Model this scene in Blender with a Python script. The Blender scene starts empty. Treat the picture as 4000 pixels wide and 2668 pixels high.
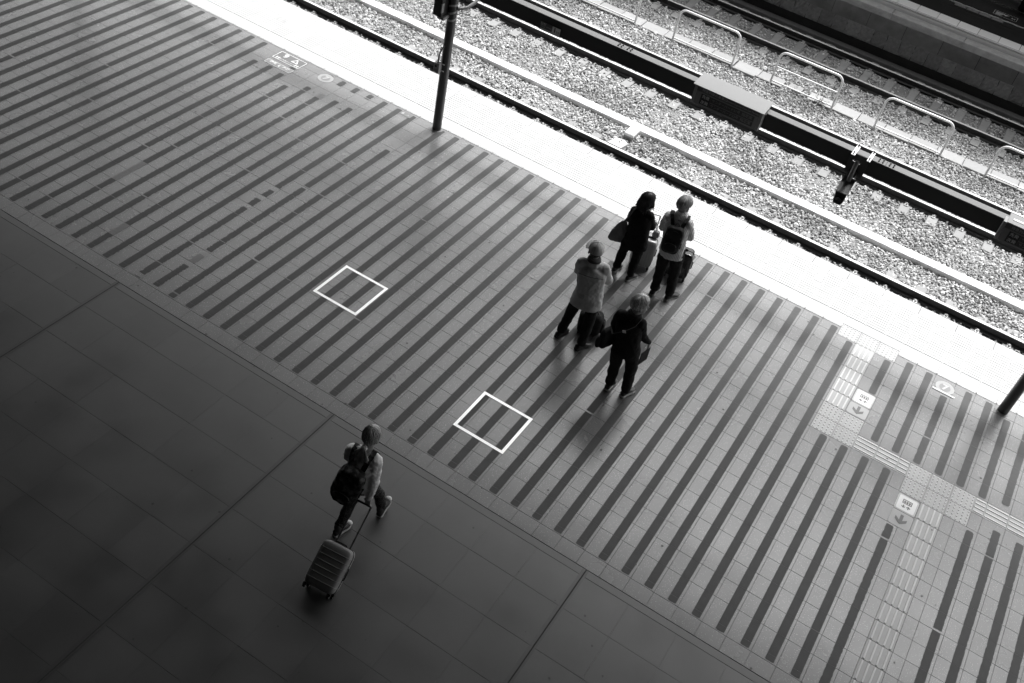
import bpy, bmesh, math, random
import numpy as np
from mathutils import Vector, Matrix, Euler
random.seed(7); rng = np.random.default_rng(7)
scene = bpy.context.scene
R = math.radians

# ------------------------------------------------------------------ camera
CAM_H = 9.615
YAW, PITCH, ROLL, FPX = -0.39599, 0.75380, 0.22830, 4016.8
def cam_axes():
    ca, sa = math.cos(YAW), math.sin(YAW)
    fw = Vector((sa*math.cos(PITCH), ca*math.cos(PITCH), -math.sin(PITCH)))
    r = Vector((ca, -sa, 0)); u = r.cross(fw)
    r2 = math.cos(ROLL)*r + math.sin(ROLL)*u
    u2 = -math.sin(ROLL)*r + math.cos(ROLL)*u
    return r2, u2, fw
_r, _u, _f = cam_axes()
cam_data = bpy.data.cameras.new('camera'); cam = bpy.data.objects.new('camera', cam_data)
scene.collection.objects.link(cam)
M = Matrix((( _r.x, _u.x, -_f.x, 0), (_r.y, _u.y, -_f.y, 0), (_r.z, _u.z, -_f.z, CAM_H), (0, 0, 0, 1)))
cam.matrix_world = M
cam_data.sensor_width = 36.0; cam_data.sensor_fit = 'HORIZONTAL'
cam_data.lens = FPX/4000*36.0
cam_data.clip_start = 0.1; cam_data.clip_end = 500
scene.camera = cam

# ------------------------------------------------------------------ sky and sun
SUN_EL, SUN_AZ = R(66), R(8)      # the sun stands beyond the tracks (towards +Y), a little to the right
world = bpy.data.worlds.new('World'); scene.world = world; world.use_nodes = True
wn = world.node_tree; wn.nodes.clear()
sky = wn.nodes.new('ShaderNodeTexSky'); sky.sky_type = 'NISHITA'; sky.sun_disc = False
sky.sun_elevation = SUN_EL; sky.sun_rotation = SUN_AZ
sky.air_density = 1.0; sky.dust_density = 4.0
bw = wn.nodes.new('ShaderNodeRGBToBW')
bg = wn.nodes.new('ShaderNodeBackground'); bg.inputs['Strength'].default_value = 0.15
wo = wn.nodes.new('ShaderNodeOutputWorld')
wn.links.new(sky.outputs[0], bw.inputs[0]); wn.links.new(bw.outputs[0], bg.inputs['Color']); wn.links.new(bg.outputs[0], wo.inputs[0])
sd = bpy.data.lights.new('sun', 'SUN'); sd.energy = 1.5; sd.angle = R(12); sd.color = (1, 1, 1)
sun = bpy.data.objects.new('sun', sd); scene.collection.objects.link(sun)
to_sun = Vector((math.sin(SUN_AZ)*math.cos(SUN_EL), math.cos(SUN_AZ)*math.cos(SUN_EL), math.sin(SUN_EL)))
sun.rotation_euler = to_sun.to_track_quat('Z', 'Y').to_euler()
scene.view_settings.view_transform = 'Standard'; scene.view_settings.look = 'None'
scene.view_settings.gamma = 1.0; scene.view_settings.use_curve_mapping = False
scene.view_settings.exposure = 1.40
scene.render.resolution_x = 1024; scene.render.resolution_y = 683
scene.cycles.max_bounces = 8; scene.cycles.diffuse_bounces = 4; scene.cycles.glossy_bounces = 4
scene.cycles.caustics_reflective = False; scene.cycles.caustics_refractive = False
try:
    scene.cycles.use_denoising = True
except Exception: pass

# ------------------------------------------------------------------ helpers
COL = scene.collection
def link(o, parent=None):
    COL.objects.link(o)
    if parent is not None: o.parent = parent
    return o
def tag(o, label=None, cat=None, group=None, kind=None):
    if label: o['label'] = label
    if cat: o['category'] = cat
    if group: o['group'] = group
    if kind: o['kind'] = kind
    return o
def empty(name, loc=(0, 0, 0), rz=0.0):
    o = bpy.data.objects.new(name, None); o.empty_display_size = 0.2
    o.location = loc; o.rotation_euler = (0, 0, rz); COL.objects.link(o); return o
def copy_tree(o, parent=None):
    c = o.copy(); COL.objects.link(c)
    for k in ('label', 'group'):
        pass
    if parent is not None: c.parent = parent
    for ch in list(o.children): copy_tree(ch, c)
    return c
def project(P):      # world point -> pixel of the 4000 px wide photograph
    d = Vector(P) - Vector((0, 0, CAM_H)); w = d.dot(_f)
    return 2000 + FPX*d.dot(_r)/w, 1334 - FPX*d.dot(_u)/w
_ra, _ua, _fa = np.array(_r), np.array(_u), np.array(_f)
def project_np(P):
    d = P - np.array([0, 0, CAM_H]); w = d@_fa
    return 2000 + FPX*(d@_ra)/w, 1334 - FPX*(d@_ua)/w

class MB:
    """collects vertices and faces, builds one mesh object"""
    def __init__(s): s.v = []; s.f = []; s.smooth = []
    def add(s, verts, faces, smooth=False):
        n = len(s.v); s.v += [tuple(p) for p in verts]
        s.f += [tuple(i+n for i in f) for f in faces]; s.smooth += [smooth]*len(faces); return s
    def box(s, x0, x1, y0, y1, z0, z1, bev=0.0):
        if bev <= 0:
            v = [(x, y, z) for z in (z0, z1) for y in (y0, y1) for x in (x0, x1)]
            f = [(0, 2, 3, 1), (4, 5, 7, 6), (0, 1, 5, 4), (2, 6, 7, 3), (0, 4, 6, 2), (1, 3, 7, 5)]
            return s.add(v, f)
        b = bev     # top edges bevelled
        v = [(x0, y0, z0), (x1, y0, z0), (x1, y1, z0), (x0, y1, z0), (x0, y0, z1-b), (x1, y0, z1-b), (x1, y1, z1-b), (x0, y1, z1-b),
             (x0+b, y0+b, z1), (x1-b, y0+b, z1), (x1-b, y1-b, z1), (x0+b, y1-b, z1)]
        f = [(0, 3, 2, 1), (8, 9, 10, 11)]
        for i in range(4):
            j = (i+1) % 4; f += [(i, j, j+4, i+4), (i+4, j+4, j+8, i+8)]
        return s.add(v, f)
    def obox(s, c, ax, ay, az, hx, hy, hz, taper=1.0):
        c = Vector(c); ax = Vector(ax); ay = Vector(ay); az = Vector(az); v = []
        for k in (-1, 1):
            t = taper if k > 0 else 1.0
            for j in (-1, 1):
                for i in (-1, 1): v.append(c + ax*(i*hx*t) + ay*(j*hy*t) + az*(k*hz))
        return s.add(v, [(0, 2, 3, 1), (4, 5, 7, 6), (0, 1, 5, 4), (2, 6, 7, 3), (0, 4, 6, 2), (1, 3, 7, 5)])
    def quad(s, pts): return s.add(pts, [tuple(range(len(pts)))])
    def prism(s, pts, z0, z1):
        n = len(pts); v = [(p[0], p[1], z0) for p in pts] + [(p[0], p[1], z1) for p in pts]
        f = [tuple(range(n-1, -1, -1)), tuple(range(n, 2*n))] + [(i, (i+1) % n, (i+1) % n+n, i+n) for i in range(n)]
        return s.add(v, f)
    def extrude_x(s, prof, x0, x1):       # prof in (y, z)
        n = len(prof); v = [(x0, p[0], p[1]) for p in prof] + [(x1, p[0], p[1]) for p in prof]
        f = [tuple(range(n)), tuple(range(2*n-1, n-1, -1))] + [(i, i+n, (i+1) % n+n, (i+1) % n) for i in range(n)]
        return s.add(v, f)
    def tube(s, pts, r, n=12, caps=True, smooth=True):
        pts = [Vector(p) for p in pts]; m = len(pts)
        rr = r if isinstance(r, (list, tuple)) else [r]*m
        up = Vector((0, 0, 1)); rings = []; prev = None
        for i, p in enumerate(pts):
            t = (pts[min(i+1, m-1)] - pts[max(i-1, 0)]).normalized()
            if prev is None:
                a = up if abs(t.z) < 0.9 else Vector((1, 0, 0))
                nx = a.cross(t).normalized()
            else: nx = (prev - t*prev.dot(t)).normalized()
            ny = t.cross(nx); prev = nx
            rings.append([p + (nx*math.cos(2*math.pi*k/n) + ny*math.sin(2*math.pi*k/n))*rr[i] for k in range(n)])
        v = [q for g in rings for q in g]; f = []
        for i in range(m-1):
            for k in range(n):
                k2 = (k+1) % n; f.append((i*n+k, i*n+k2, (i+1)*n+k2, (i+1)*n+k))
        s.add(v, f, smooth)
        if caps: s.add(rings[0], [tuple(range(n-1, -1, -1))]); s.add(rings[-1], [tuple(range(n))])
        return s
    def cyl(s, c, r, h, n=16, axis=(0, 0, 1), r2=None, smooth=True):
        a = Vector(axis).normalized(); c = Vector(c); return s.tube([c, c+a*h], [r, r if r2 is None else r2], n, True, smooth)
    def sphere(s, c, r, n=12, m=8, half=False):
        c = Vector(c); v = []; f = []; rx, ry, rz = r if isinstance(r, (list, tuple)) else (r, r, r)
        hi = math.pi/2 if half else math.pi
        for i in range(m+1):
            th = hi*i/m
            for k in range(n):
                ph = 2*math.pi*k/n; v.append((c.x+rx*math.sin(th)*math.cos(ph), c.y+ry*math.sin(th)*math.sin(ph), c.z+rz*math.cos(th)))
        for i in range(m):
            for k in range(n): f.append((i*n+k, (i+1)*n+k, (i+1)*n+(k+1) % n, i*n+(k+1) % n))
        return s.add(v, f, True)
    def mesh(s, name, mat=None):
        me = bpy.data.meshes.new(name); me.from_pydata(s.v, [], s.f); me.polygons.foreach_set('use_smooth', s.smooth)
        if mat is not None: me.materials.append(mat)
        me.update(); return me
    def build(s, name, mat=None, parent=None, loc=None):
        o = bpy.data.objects.new(name, s.mesh(name, mat)); link(o, parent)
        if loc is not None: o.location = loc
        return o
def inst(name, me, parent=None, loc=(0, 0, 0), rot=None):
    o = bpy.data.objects.new(name, me); link(o, parent); o.location = loc
    if rot is not None: o.rotation_euler = rot
    return o
def rounded_rect(x0, x1, y0, y1, r, n=5):
    p = []
    for cx, cy, a in ((x1-r, y1-r, 0), (x0+r, y1-r, 90), (x0+r, y0+r, 180), (x1-r, y0+r, 270)):
        for k in range(n+1):
            t = R(a + 90*k/n); p.append((cx+r*math.cos(t), cy+r*math.sin(t)))
    return p

# ------------------------------------------------------------------ materials (all grey: the photograph is black and white)
MATS = {}
def mat(name, g=0.3, rough=0.6, metal=0.0, var=0.0, vscale=3.0, bump=0.0, bscale=30.0, spec=0.5, obj_rand=0.0, specks=None, fine=0.0):
    m = bpy.data.materials.new(name); m.use_nodes = True; nt = m.node_tree; nd = nt.nodes; L = nt.links
    b = nd['Principled BSDF']; b.inputs['Roughness'].default_value = rough; b.inputs['Metallic'].default_value = metal
    b.inputs['Specular IOR Level'].default_value = spec
    b.inputs['Base Color'].default_value = (g, g, g, 1)
    geo = nd.new('ShaderNodeNewGeometry')
    val = None
    def math_(op, a, c):
        n = nd.new('ShaderNodeMath'); n.operation = op
        for i, x in enumerate((a, c)):
            if isinstance(x, (int, float)): n.inputs[i].default_value = x
            else: L.new(x, n.inputs[i])
        return n.outputs[0]
    val = None
    if var > 0:
        n = nd.new('ShaderNodeTexNoise'); n.inputs['Scale'].default_value = vscale; n.inputs['Detail'].default_value = 6; n.inputs['Roughness'].default_value = 0.65
        L.new(geo.outputs['Position'], n.inputs['Vector'])
        val = math_('MULTIPLY_ADD', n.outputs['Fac'], 2*var*g); val.node.inputs[2].default_value = g*(1-var)
    if fine > 0:
        n = nd.new('ShaderNodeTexNoise'); n.inputs['Scale'].default_value = 220; n.inputs['Detail'].default_value = 2
        L.new(geo.outputs['Position'], n.inputs['Vector'])
        f = math_('MULTIPLY_ADD', n.outputs['Fac'], 2*fine); f.node.inputs[2].default_value = 1-fine
        val = math_('MULTIPLY', val if val is not None else g, f)
    if obj_rand > 0:
        oi = nd.new('ShaderNodeObjectInfo')
        f = math_('MULTIPLY_ADD', oi.outputs['Random'], 2*obj_rand); f.node.inputs[2].default_value = 1-obj_rand
        val = math_('MULTIPLY', val if val is not None else g, f)
    if specks:
        scale, size, bright = specks
        vo = nd.new('ShaderNodeTexVoronoi'); vo.inputs['Scale'].default_value = scale
        L.new(geo.outputs['Position'], vo.inputs['Vector'])
        lt = math_('LESS_THAN', vo.outputs['Distance'], size)
        n2 = nd.new('ShaderNodeTexNoise'); n2.inputs['Scale'].default_value = 2.3; n2.inputs['Detail'].default_value = 3
        L.new(geo.outputs['Position'], n2.inputs['Vector'])
        sep = nd.new('ShaderNodeSeparateColor'); L.new(vo.outputs['Color'], sep.inputs[0])
        keep = math_('LESS_THAN', sep.outputs[0], math_('MULTIPLY', n2.outputs['Fac'], 0.9))
        mk = math_('MULTIPLY', lt, keep)
        mx = nd.new('ShaderNodeMix'); mx.data_type = 'FLOAT'; L.new(mk, mx.inputs[0])
        if val is not None: L.new(val, mx.inputs[2])
        else: mx.inputs[2].default_value = g
        mx.inputs[3].default_value = bright; val = mx.outputs[0]
    if val is not None:
        cb = nd.new('ShaderNodeCombineColor')
        for i in range(3): L.new(val, cb.inputs[i])
        L.new(cb.outputs[0], b.inputs['Base Color'])
    if bump > 0:
        n = nd.new('ShaderNodeTexNoise'); n.inputs['Scale'].default_value = bscale; n.inputs['Detail'].default_value = 4
        L.new(geo.outputs['Position'], n.inputs['Vector'])
        bp = nd.new('ShaderNodeBump'); bp.inputs['Strength'].default_value = bump; bp.inputs['Distance'].default_value = 0.01
        L.new(n.outputs['Fac'], bp.inputs['Height']); L.new(bp.outputs[0], b.inputs['Normal'])
    MATS[name] = m; return m
def rough_noise(m, lo, hi, scale=2.0):
    nt = m.node_tree; nd = nt.nodes; b = nd['Principled BSDF']
    n = nd.new('ShaderNodeTexNoise'); n.inputs['Scale'].default_value = scale; n.inputs['Detail'].default_value = 5
    geo = nd.new('ShaderNodeNewGeometry'); nt.links.new(geo.outputs['Position'], n.inputs['Vector'])
    mr = nd.new('ShaderNodeMapRange'); mr.inputs['From Min'].default_value = 0.3; mr.inputs['From Max'].default_value = 0.7
    mr.inputs['To Min'].default_value = lo; mr.inputs['To Max'].default_value = hi
    nt.links.new(n.outputs['Fac'], mr.inputs['Value']); nt.links.new(mr.outputs[0], b.inputs['Roughness'])
    return m

tile_m = rough_noise(mat('terrazzo_tile', 0.165, 0.3, var=0.14, vscale=1.5, obj_rand=0.06, specks=(85, 0.15, 0.7), fine=0.1, spec=.75), 0.20, 0.30, 1.2)
tile2_m = rough_noise(mat('terrazzo_tile_far', 0.165, 0.3, var=0.16, vscale=1.5, specks=(85, 0.15, 0.7), fine=0.1, spec=.75), 0.20, 0.30, 1.2)
grout_m = mat('joint_mortar', 0.115, 0.9)
stripe_m = mat('dark_stripe_paint', 0.042, 0.5, var=0.3, vscale=5, fine=0.1, spec=0.35)
faded_m = mat('faded_stripe_paint', 0.13, 0.45, var=0.35, vscale=25, fine=0.2)
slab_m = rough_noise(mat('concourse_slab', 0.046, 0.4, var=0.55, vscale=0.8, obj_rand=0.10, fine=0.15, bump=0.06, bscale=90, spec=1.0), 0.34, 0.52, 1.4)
band_m = mat('drain_band', 0.085, 0.42, var=0.15, vscale=2, spec=.8)
edge_m = mat('white_edge_block', 0.50, 0.5, var=0.06, vscale=2, obj_rand=0.03)
lip_m = mat('pale_concrete_lip', 0.44, 0.7, var=0.12, vscale=4)
tact_m = mat('pale_tactile_block', 0.34, 0.34, var=0.10, vscale=4, obj_rand=0.05, spec=.7)
tact_bar_m = mat('worn_bar_top', 0.60, 0.34, var=0.06, vscale=6, spec=.7)
conc_m = mat('concrete', 0.30, 0.85, var=0.2, vscale=3, fine=0.2, bump=0.2, bscale=80)
darkconc_m = mat('stained_concrete', 0.16, 0.85, var=0.55, vscale=1.6, fine=0.2, bump=0.3, bscale=25)
sleeper_m = mat('sleeper_concrete', 0.28, 0.85, var=0.15, vscale=5, fine=0.3, obj_rand=0.1, bump=0.1, bscale=120)
white_m = mat('white_paint', 0.82, 0.5, var=0.05)
trough_m = mat('white_trough_lid', 0.80, 0.6, var=0.06, vscale=3, obj_rand=0.03)
rail_m = mat('rusty_rail_side', 0.035, 0.7, var=0.3, vscale=8)
head_m = mat('polished_rail_head', 0.80, 0.38, metal=0.35)
clip_m = mat('galvanised_clip', 0.5, 0.45, metal=0.6, obj_rand=0.15)
steel_m = mat('galvanised_pipe', 0.80, 0.36, metal=0.2, var=0.1, vscale=10)
beam_m = mat('beam_shade_tone', 0.028, 0.6, var=0.1, vscale=3)  # near-black: shade on the beam's unlit face is put into the colour
flange_m = mat('flange_lit_tone', 0.15, 0.6, var=0.12, vscale=3)  # paler than the web: skylight on the beam's top painted into the colour
pole_m = mat('charcoal_pole_paint', 0.045, 0.3, var=0.1, vscale=4, spec=0.6)
box_m = mat('grey_enclosure', 0.30, 0.5)
black_m = mat('black_plastic', 0.012, 0.4)
sign_face_m = mat('sign_face_grey', 0.20, 0.35, var=0.05)
sign_dark_m = mat('sign_dark_panel', 0.02, 0.3)
sign_hood_m = mat('sign_hood_grey', 0.22, 0.5, var=0.05)
letter_m = mat('white_lettering', 0.85, 0.5)
letter_dim_m = mat('dim_lettering', 0.45, 0.5)
greylet_m = mat('grey_lettering', 0.30, 0.5)
darklet_m = mat('dark_lettering', 0.05, 0.5)
roof_m = mat('roof_sheet', 0.06, 0.8)
bed_m = mat('ballast_bed', 0.20, 0.95, var=0.4, vscale=30, bump=0.6, bscale=60)
# ------------------------------------------------------------------ ballast material
def make_ballast_mat():
    m = bpy.data.materials.new('ballast_stone'); m.use_nodes = True; nt = m.node_tree; nd = nt.nodes; L = nt.links
    b = nd['Principled BSDF']; b.inputs['Roughness'].default_value = 0.8
    geo = nd.new('ShaderNodeNewGeometry'); cr = nd.new('ShaderNodeValToRGB')
    e = cr.color_ramp.elements; e[0].position = 0.0; e[0].color = (0.20, 0.20, 0.20, 1); e[1].position = 1.0; e[1].color = (0.70, 0.70, 0.70, 1)
    k = cr.color_ramp.elements.new(0.35); k.color = (0.32, 0.32, 0.32, 1)
    k = cr.color_ramp.elements.new(0.8); k.color = (0.45, 0.45, 0.45, 1)
    L.new(geo.outputs['Random Per Island'], cr.inputs[0])
    n = nd.new('ShaderNodeTexNoise'); n.inputs['Scale'].default_value = 45; n.inputs['Detail'].default_value = 3; L.new(geo.outputs['Position'], n.inputs['Vector'])
    mr = nd.new('ShaderNodeMapRange'); mr.inputs['To Min'].default_value = 0.7; mr.inputs['To Max'].default_value = 1.3; L.new(n.outputs['Fac'], mr.inputs['Value'])
    n2 = nd.new('ShaderNodeTexNoise'); n2.inputs['Scale'].default_value = 0.9; n2.inputs['Detail'].default_value = 5; L.new(geo.outputs['Position'], n2.inputs['Vector'])
    m2 = nd.new('ShaderNodeMapRange'); m2.inputs['From Min'].default_value = .35; m2.inputs['From Max'].default_value = .65; m2.inputs['To Min'].default_value = 0.82; m2.inputs['To Max'].default_value = 1.22; L.new(n2.outputs['Fac'], m2.inputs['Value'])
    mm_ = nd.new('ShaderNodeMath'); mm_.operation = 'MULTIPLY'; L.new(mr.outputs[0], mm_.inputs[0]); L.new(m2.outputs[0], mm_.inputs[1]); mr = mm_
    mx = nd.new('ShaderNodeMix'); mx.data_type = 'RGBA'; mx.blend_type = 'MULTIPLY'; mx.inputs[0].default_value = 1.0
    L.new(cr.outputs[0], mx.inputs[6]); L.new(mr.outputs[0], mx.inputs[7]); L.new(mx.outputs[2], b.inputs['Base Color'])
    return m
ballast_m = make_ballast_mat()

# ------------------------------------------------------------------ large structure: ground, platform, roofs
GZ = -1.30                                   # level of the ballast bed
tag(MB().box(-80, 60, -60, 90, -2.2, -1.6).build('ground', conc_m), kind='structure')
tag(MB().quad([(-60, 14.4, GZ), (40, 14.4, GZ), (40, 25.2, GZ), (-60, 25.2, GZ)]).build('track_bed', bed_m), kind='structure')
platform = MB()
platform.box(-60, 40, -40, 14.34, -1.65, -0.030)
platform = tag(platform.build('platform', grout_m), kind='structure')
# concrete edge beam under the coping
lipbody = MB().box(-60, 40, 14.34, 14.40, -1.65, -0.05).build('edge_wall', darkconc_m, platform)
# the station roof over platform and concourse, open above the tracks; the far platform has a low canopy
NEAR_EDGE, NEAR_Z, FAR_EDGE, FAR_Z = 17.3, 13.0, 25.2, 3.8
SHADE_BRIDGE_X = -46.0
roof = MB()
roof.box(-80, 60, -60, NEAR_EDGE, NEAR_Z, NEAR_Z+0.5)
for y in range(-54, 14, 6): roof.box(-80, 60, y, y+0.3, NEAR_Z-0.7, NEAR_Z-0.001)
tag(roof.build('station_roof', roof_m), kind='structure')
can = MB(); can.box(-80, 60, FAR_EDGE, 33.0, FAR_Z, FAR_Z+0.25); can.box(-80, 60, FAR_EDGE+0.002, FAR_EDGE+0.15, FAR_Z-0.25, FAR_Z-0.001)
tag(can.build('far_canopy', roof_m), kind='structure')
# unseen deck below the camera and invented bridge, both added to darken the floor
deck = MB(); deck.box(-80, 60, -40, 0.12, 7.7, 8.05); deck.box(-80, 60, -0.02, 0.12, 8.05, 8.30)
tag(deck.build('unseen_deck', roof_m), kind='structure')
off = MB().box(-40, -12.5, -40, 5.6, -0.02, 7.6); tag(off.build('shade_block', mat('shade_block_dark', 0.08, 0.7)), kind='structure')  # made-up block out of view, added to keep light off the lower-left floor
br = MB(); br.box(-75, SHADE_BRIDGE_X, -40, 60, 6.2, 12.9); tag(br.build('shade_bridge', roof_m), kind='structure')
wallb = MB().box(-80, 60, -40.5, -40, -1.6, NEAR_Z-0.9); tag(wallb.build('concourse_wall', darkconc_m), kind='structure')

# ------------------------------------------------------------------ floor tiles of the platform (0.3 m)
T = 0.3; X0 = 0.003; YT = 12.89; GAP = 0.0026
occupied = []       # rectangles taken by tactile blocks
def occ(x0, x1, y0, y1): occupied.append((x0, x1, y0, y1))
occ(-0.297, 0.603, 12.89, 13.19); occ(0.003, 0.303, 11.39, 12.89); occ(0.003, 0.603, 10.79, 11.39)
occ(0.603, 1.353, 10.79, 11.09); occ(1.353, 2.253, 10.49, 11.09); occ(1.653, 1.953, 6.874, 10.49); occ(2.253, 9, 10.79, 11.09)
def is_occ(x, y): return any(a < x < b and c < y < d for a, b, c, d in occupied)
cells = []
for i in range(-62, 22):
    xa = X0 + i*T
    rows = [(YT, 13.088)] + [(YT-(k+1)*T, YT-k*T) for k in range(19)] + [(6.874, 7.09)]
    rows[19] = (7.09, rows[19][1])
    for (ya, yb) in rows:
        ym = (ya+yb)/2; parts = [(xa, xa+T)]
        for (a, b, c, d) in occupied:
            if c < ym < d:
                nw = []
                for (p, q) in parts:
                    if b <= p+.001 or a >= q-.001: nw.append((p, q)); continue
                    if a > p+.001: nw.append((p, a))
                    if b < q-.001: nw.append((b, q))
                parts = nw
        px, py = project((xa+T/2, ym, 0))
        if -260 < px < 4260 and -260 < py < 2928:
            for (p, q) in parts: cells.append((p, q, ya, yb, math.dist((p, ya, 0), (0, 0, CAM_H))))
cells.sort(key=lambda c: c[4])
def tile_box(mb, xa, xb, ya, yb, dz=0.0): mb.box(xa+GAP/2, xb-GAP/2, ya+GAP/2, yb-GAP/2, -0.03, dz, 0.0012)
_tile_me = {}
for n_, (xa, xb, ya, yb, d) in enumerate(cells[:300]):
    key = (round(xb-xa, 3), round(yb-ya, 3))
    if key not in _tile_me:
        w = xb-xa; h = yb-ya
        _tile_me[key] = MB().box(GAP/2, w-GAP/2, GAP/2, h-GAP/2, -0.03, 0, 0.0012).mesh('floor_tile', tile_m)
    inst('floor_tile', _tile_me[key], platform, (xa, ya, random.uniform(-0.0006, 0.0006)))
rest = MB()
for (xa, xb, ya, yb, d) in cells[300:]: tile_box(rest, xa, xb, ya, yb, random.uniform(-0.0006, 0.0006))
tag(rest.build('floor_tiles', tile2_m, platform), kind='stuff')
# strips of the platform out of view keep one plain sheet
MB().box(-60, X0-62*T-0.01, 6.874, 13.088, -0.03, -0.002).build('floor_sheet', tile2_m, platform)
MB().box(X0+22*T+0.01, 40, 6.874, 13.088, -0.03, -0.002).build('floor_sheet', tile2_m, platform)

# ------------------------------------------------------------------ drain band and concourse slabs (0.6 m)
for k in range(-6, 4):
    xa = -4.954 + 3.6*k - 0.0; MB().box(xa+0.004, xa+3.6-0.004, 6.772, 6.868, -0.03, -0.001, 0.001).build('drain_cover', band_m, platform)
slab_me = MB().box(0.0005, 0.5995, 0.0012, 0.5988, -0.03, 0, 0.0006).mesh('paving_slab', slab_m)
slab_rest = MB(); ns = 0
for j in range(0, 14):
    yb = 6.768 - 0.0 - 0.6*j
    yb = 6.275 - 0.6*(j-1) if j > 0 else 6.768
    ya = 6.275 - 0.6*j
    for i in range(-24, 14):
        xa = -4.954 + 0.6*i; px, py = project((xa+0.3, (ya+yb)/2, 0))
        if -200 < px < 4200 and -200 < py < 2900:
            z = random.uniform(-0.0012, 0.0008)
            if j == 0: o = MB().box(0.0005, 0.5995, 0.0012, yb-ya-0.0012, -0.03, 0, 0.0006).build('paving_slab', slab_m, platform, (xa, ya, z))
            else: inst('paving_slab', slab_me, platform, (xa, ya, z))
        else: slab_rest.box(xa+0.003, xa+0.597, ya+0.003, yb-0.003, -0.03, 0)
tag(slab_rest.build('paving_slabs', slab_m, platform), kind='stuff')
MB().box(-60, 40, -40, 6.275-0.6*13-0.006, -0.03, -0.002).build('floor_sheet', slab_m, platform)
jd_m = mat('joint_filler', 0.035, 0.9); jd2_m = mat('joint_dirt', 0.040, 0.44, var=0.5, vscale=6, fine=.15, spec=.9)
# wide joints across the concourse
for xj in (-12.154, -8.554, -4.954, -1.354, 2.246):
    MB().box(xj-0.007, xj+0.007, -1.5, 6.868, -0.02, 0.0016).build('expansion_joint', jd_m, platform)
    for a_, b_, m_ in ((-.045, -.008, jd2_m), (.008, .035, jd2_m)): MB().quad([(xj+a_, -1.5, .0014), (xj+b_, -1.5, .0014), (xj+b_, 6.868, .0014), (xj+a_, 6.868, .0014)]).build('dirt_stain', m_, platform)

# ------------------------------------------------------------------ dark painted stripes
SX0, SP, SW = -9.372, 0.29964, 0.105
def stripe_intervals(i):
    x = SX0 + SP*i; top, bot = 13.045, 7.105
    iv = [(bot, top)]
    def cut(a, b):
        out = []
        for (p, q) in iv:
            if b <= p or a >= q: out.append((p, q)); continue
            if a > p: out.append((p, a))
            if b < q: out.append((b, q))
        iv[:] = out
    for (a, b, c, d) in occupied:
        if a - 0.04 < x < b + 0.04: cut(c-0.03 if c > 8 else c-1, d+0.03)
    if i == 33: cut(11.38, 12.0)
    if i == 36: cut(9.86, 10.5); cut(12.70, 13.1)
    if i == 38: cut(7.0, 10.8)
    if i == 39: cut(12.86, 13.1); cut(10.45, 10.8)
    if i in (40, 41, 42): cut(10.68, 11.18)
    if i == 17: cut(12.9, 13.1)
    if i in (18, 19, 20): cut(12.0, 13.1)
    if i == -6: cut(12.45, 13.1)
    if i == -5: cut(12.5, 13.1)
    if i == -4: cut(12.45, 12.6)
    if i == -3: cut(12.2, 13.1)
    if i in (-2, -1, 0, 1): cut(12.45, 12.86)
    if i == 5: cut(11.9, 13.1)
    return iv
worn = {-15: .25, -12: .15, -10: .35, -9: .2, -8: .4, -7: .3, -5: .3, -4: .4, -3: .6, -2: .6, -1: .7, 0: .55, 1: .5, 3: 1.0, 4: .9, 5: .7, 6: .4, 14: .25, 36: .45, 39: .3, 40: .35, 41: .4, 42: .3}
for i in range(-30, 45):
    x = SX0 + SP*i; mb = MB(); fb_ = MB(); w0 = w = worn.get(i, 0.04); rnd = random.Random(i*31+5)
    for (a, b) in stripe_intervals(i):
        if b-a < 0.1: continue
        # pieces end at the tile joints
        cuts = [a] + [YT-k*T for k in range(21, -1, -1) if a+0.02 < YT-k*T < b-0.02] + [b]
        for c0, c1 in zip(cuts[:-1], cuts[1:]):
            if project((x, c0, 0))[0] < -200 or project((x, c1, 0))[0] > 4200: continue
            w = w0 if (i not in (3, 4, 5) or c0 < 10.1) else 0.3
            lost = (w > 0.85 and rnd.random() < 0.09*w) or (w > 0.45 and rnd.random() < 0.04)
            g0 = 0.0012; g1 = 0.0012
            if rnd.random() < 0.35*w: g0 += rnd.uniform(0.005, 0.03)
            if w > 0.85 and rnd.random() < 0.22*w: g1 += rnd.uniform(0.03, 0.12)
            first, last = c0 == a, c1 == b
            n = 12; left = []; right = []
            for k in range(n+1):
                y = c0+g0 + (c1-g1-c0-g0)*k/n; jit = 0.0012 + 0.016*w*(rnd.random() < 0.5)
                hw = SW/2
                cut_l = rnd.uniform(0, jit); cut_r = rnd.uniform(0, jit)
                if (first and k == 0) or (last and k == n): cut_l += 0.018; cut_r += 0.018
                left.append((x-hw+cut_l, y, 0.0028)); right.append((x+hw-cut_r, y, 0.0028))
            v = left + right; f = [(k, k+n+1, k+n+2, k+1) for k in range(n)]
            (fb_ if lost else mb).add(v, f)
    if mb.v: ps = mb.build('painted_stripe', stripe_m, platform)
    if fb_.v: fb_.build('faded_paint', faded_m, ps)

# ------------------------------------------------------------------ trodden-in gum and scuffs
gum = MB(); rg = random.Random(77)
for k in range(260):
    gx_, gy_ = rg.uniform(-14, 3.2), rg.uniform(1.5, 13.0); r0 = rg.uniform(.006, .017); zz = .0034 if gy_ > 6.9 else .0022
    gum.add([(gx_+r0*rg.uniform(.7, 1.2)*math.cos(a*math.pi/4), gy_+r0*rg.uniform(.7, 1.2)*math.sin(a*math.pi/4), zz) for a in range(8)], [tuple(range(8))])
tag(gum.build('gum_spots', mat('gum_spot', .05, .6, var=.3, vscale=1.1), platform), kind='stuff')
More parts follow.
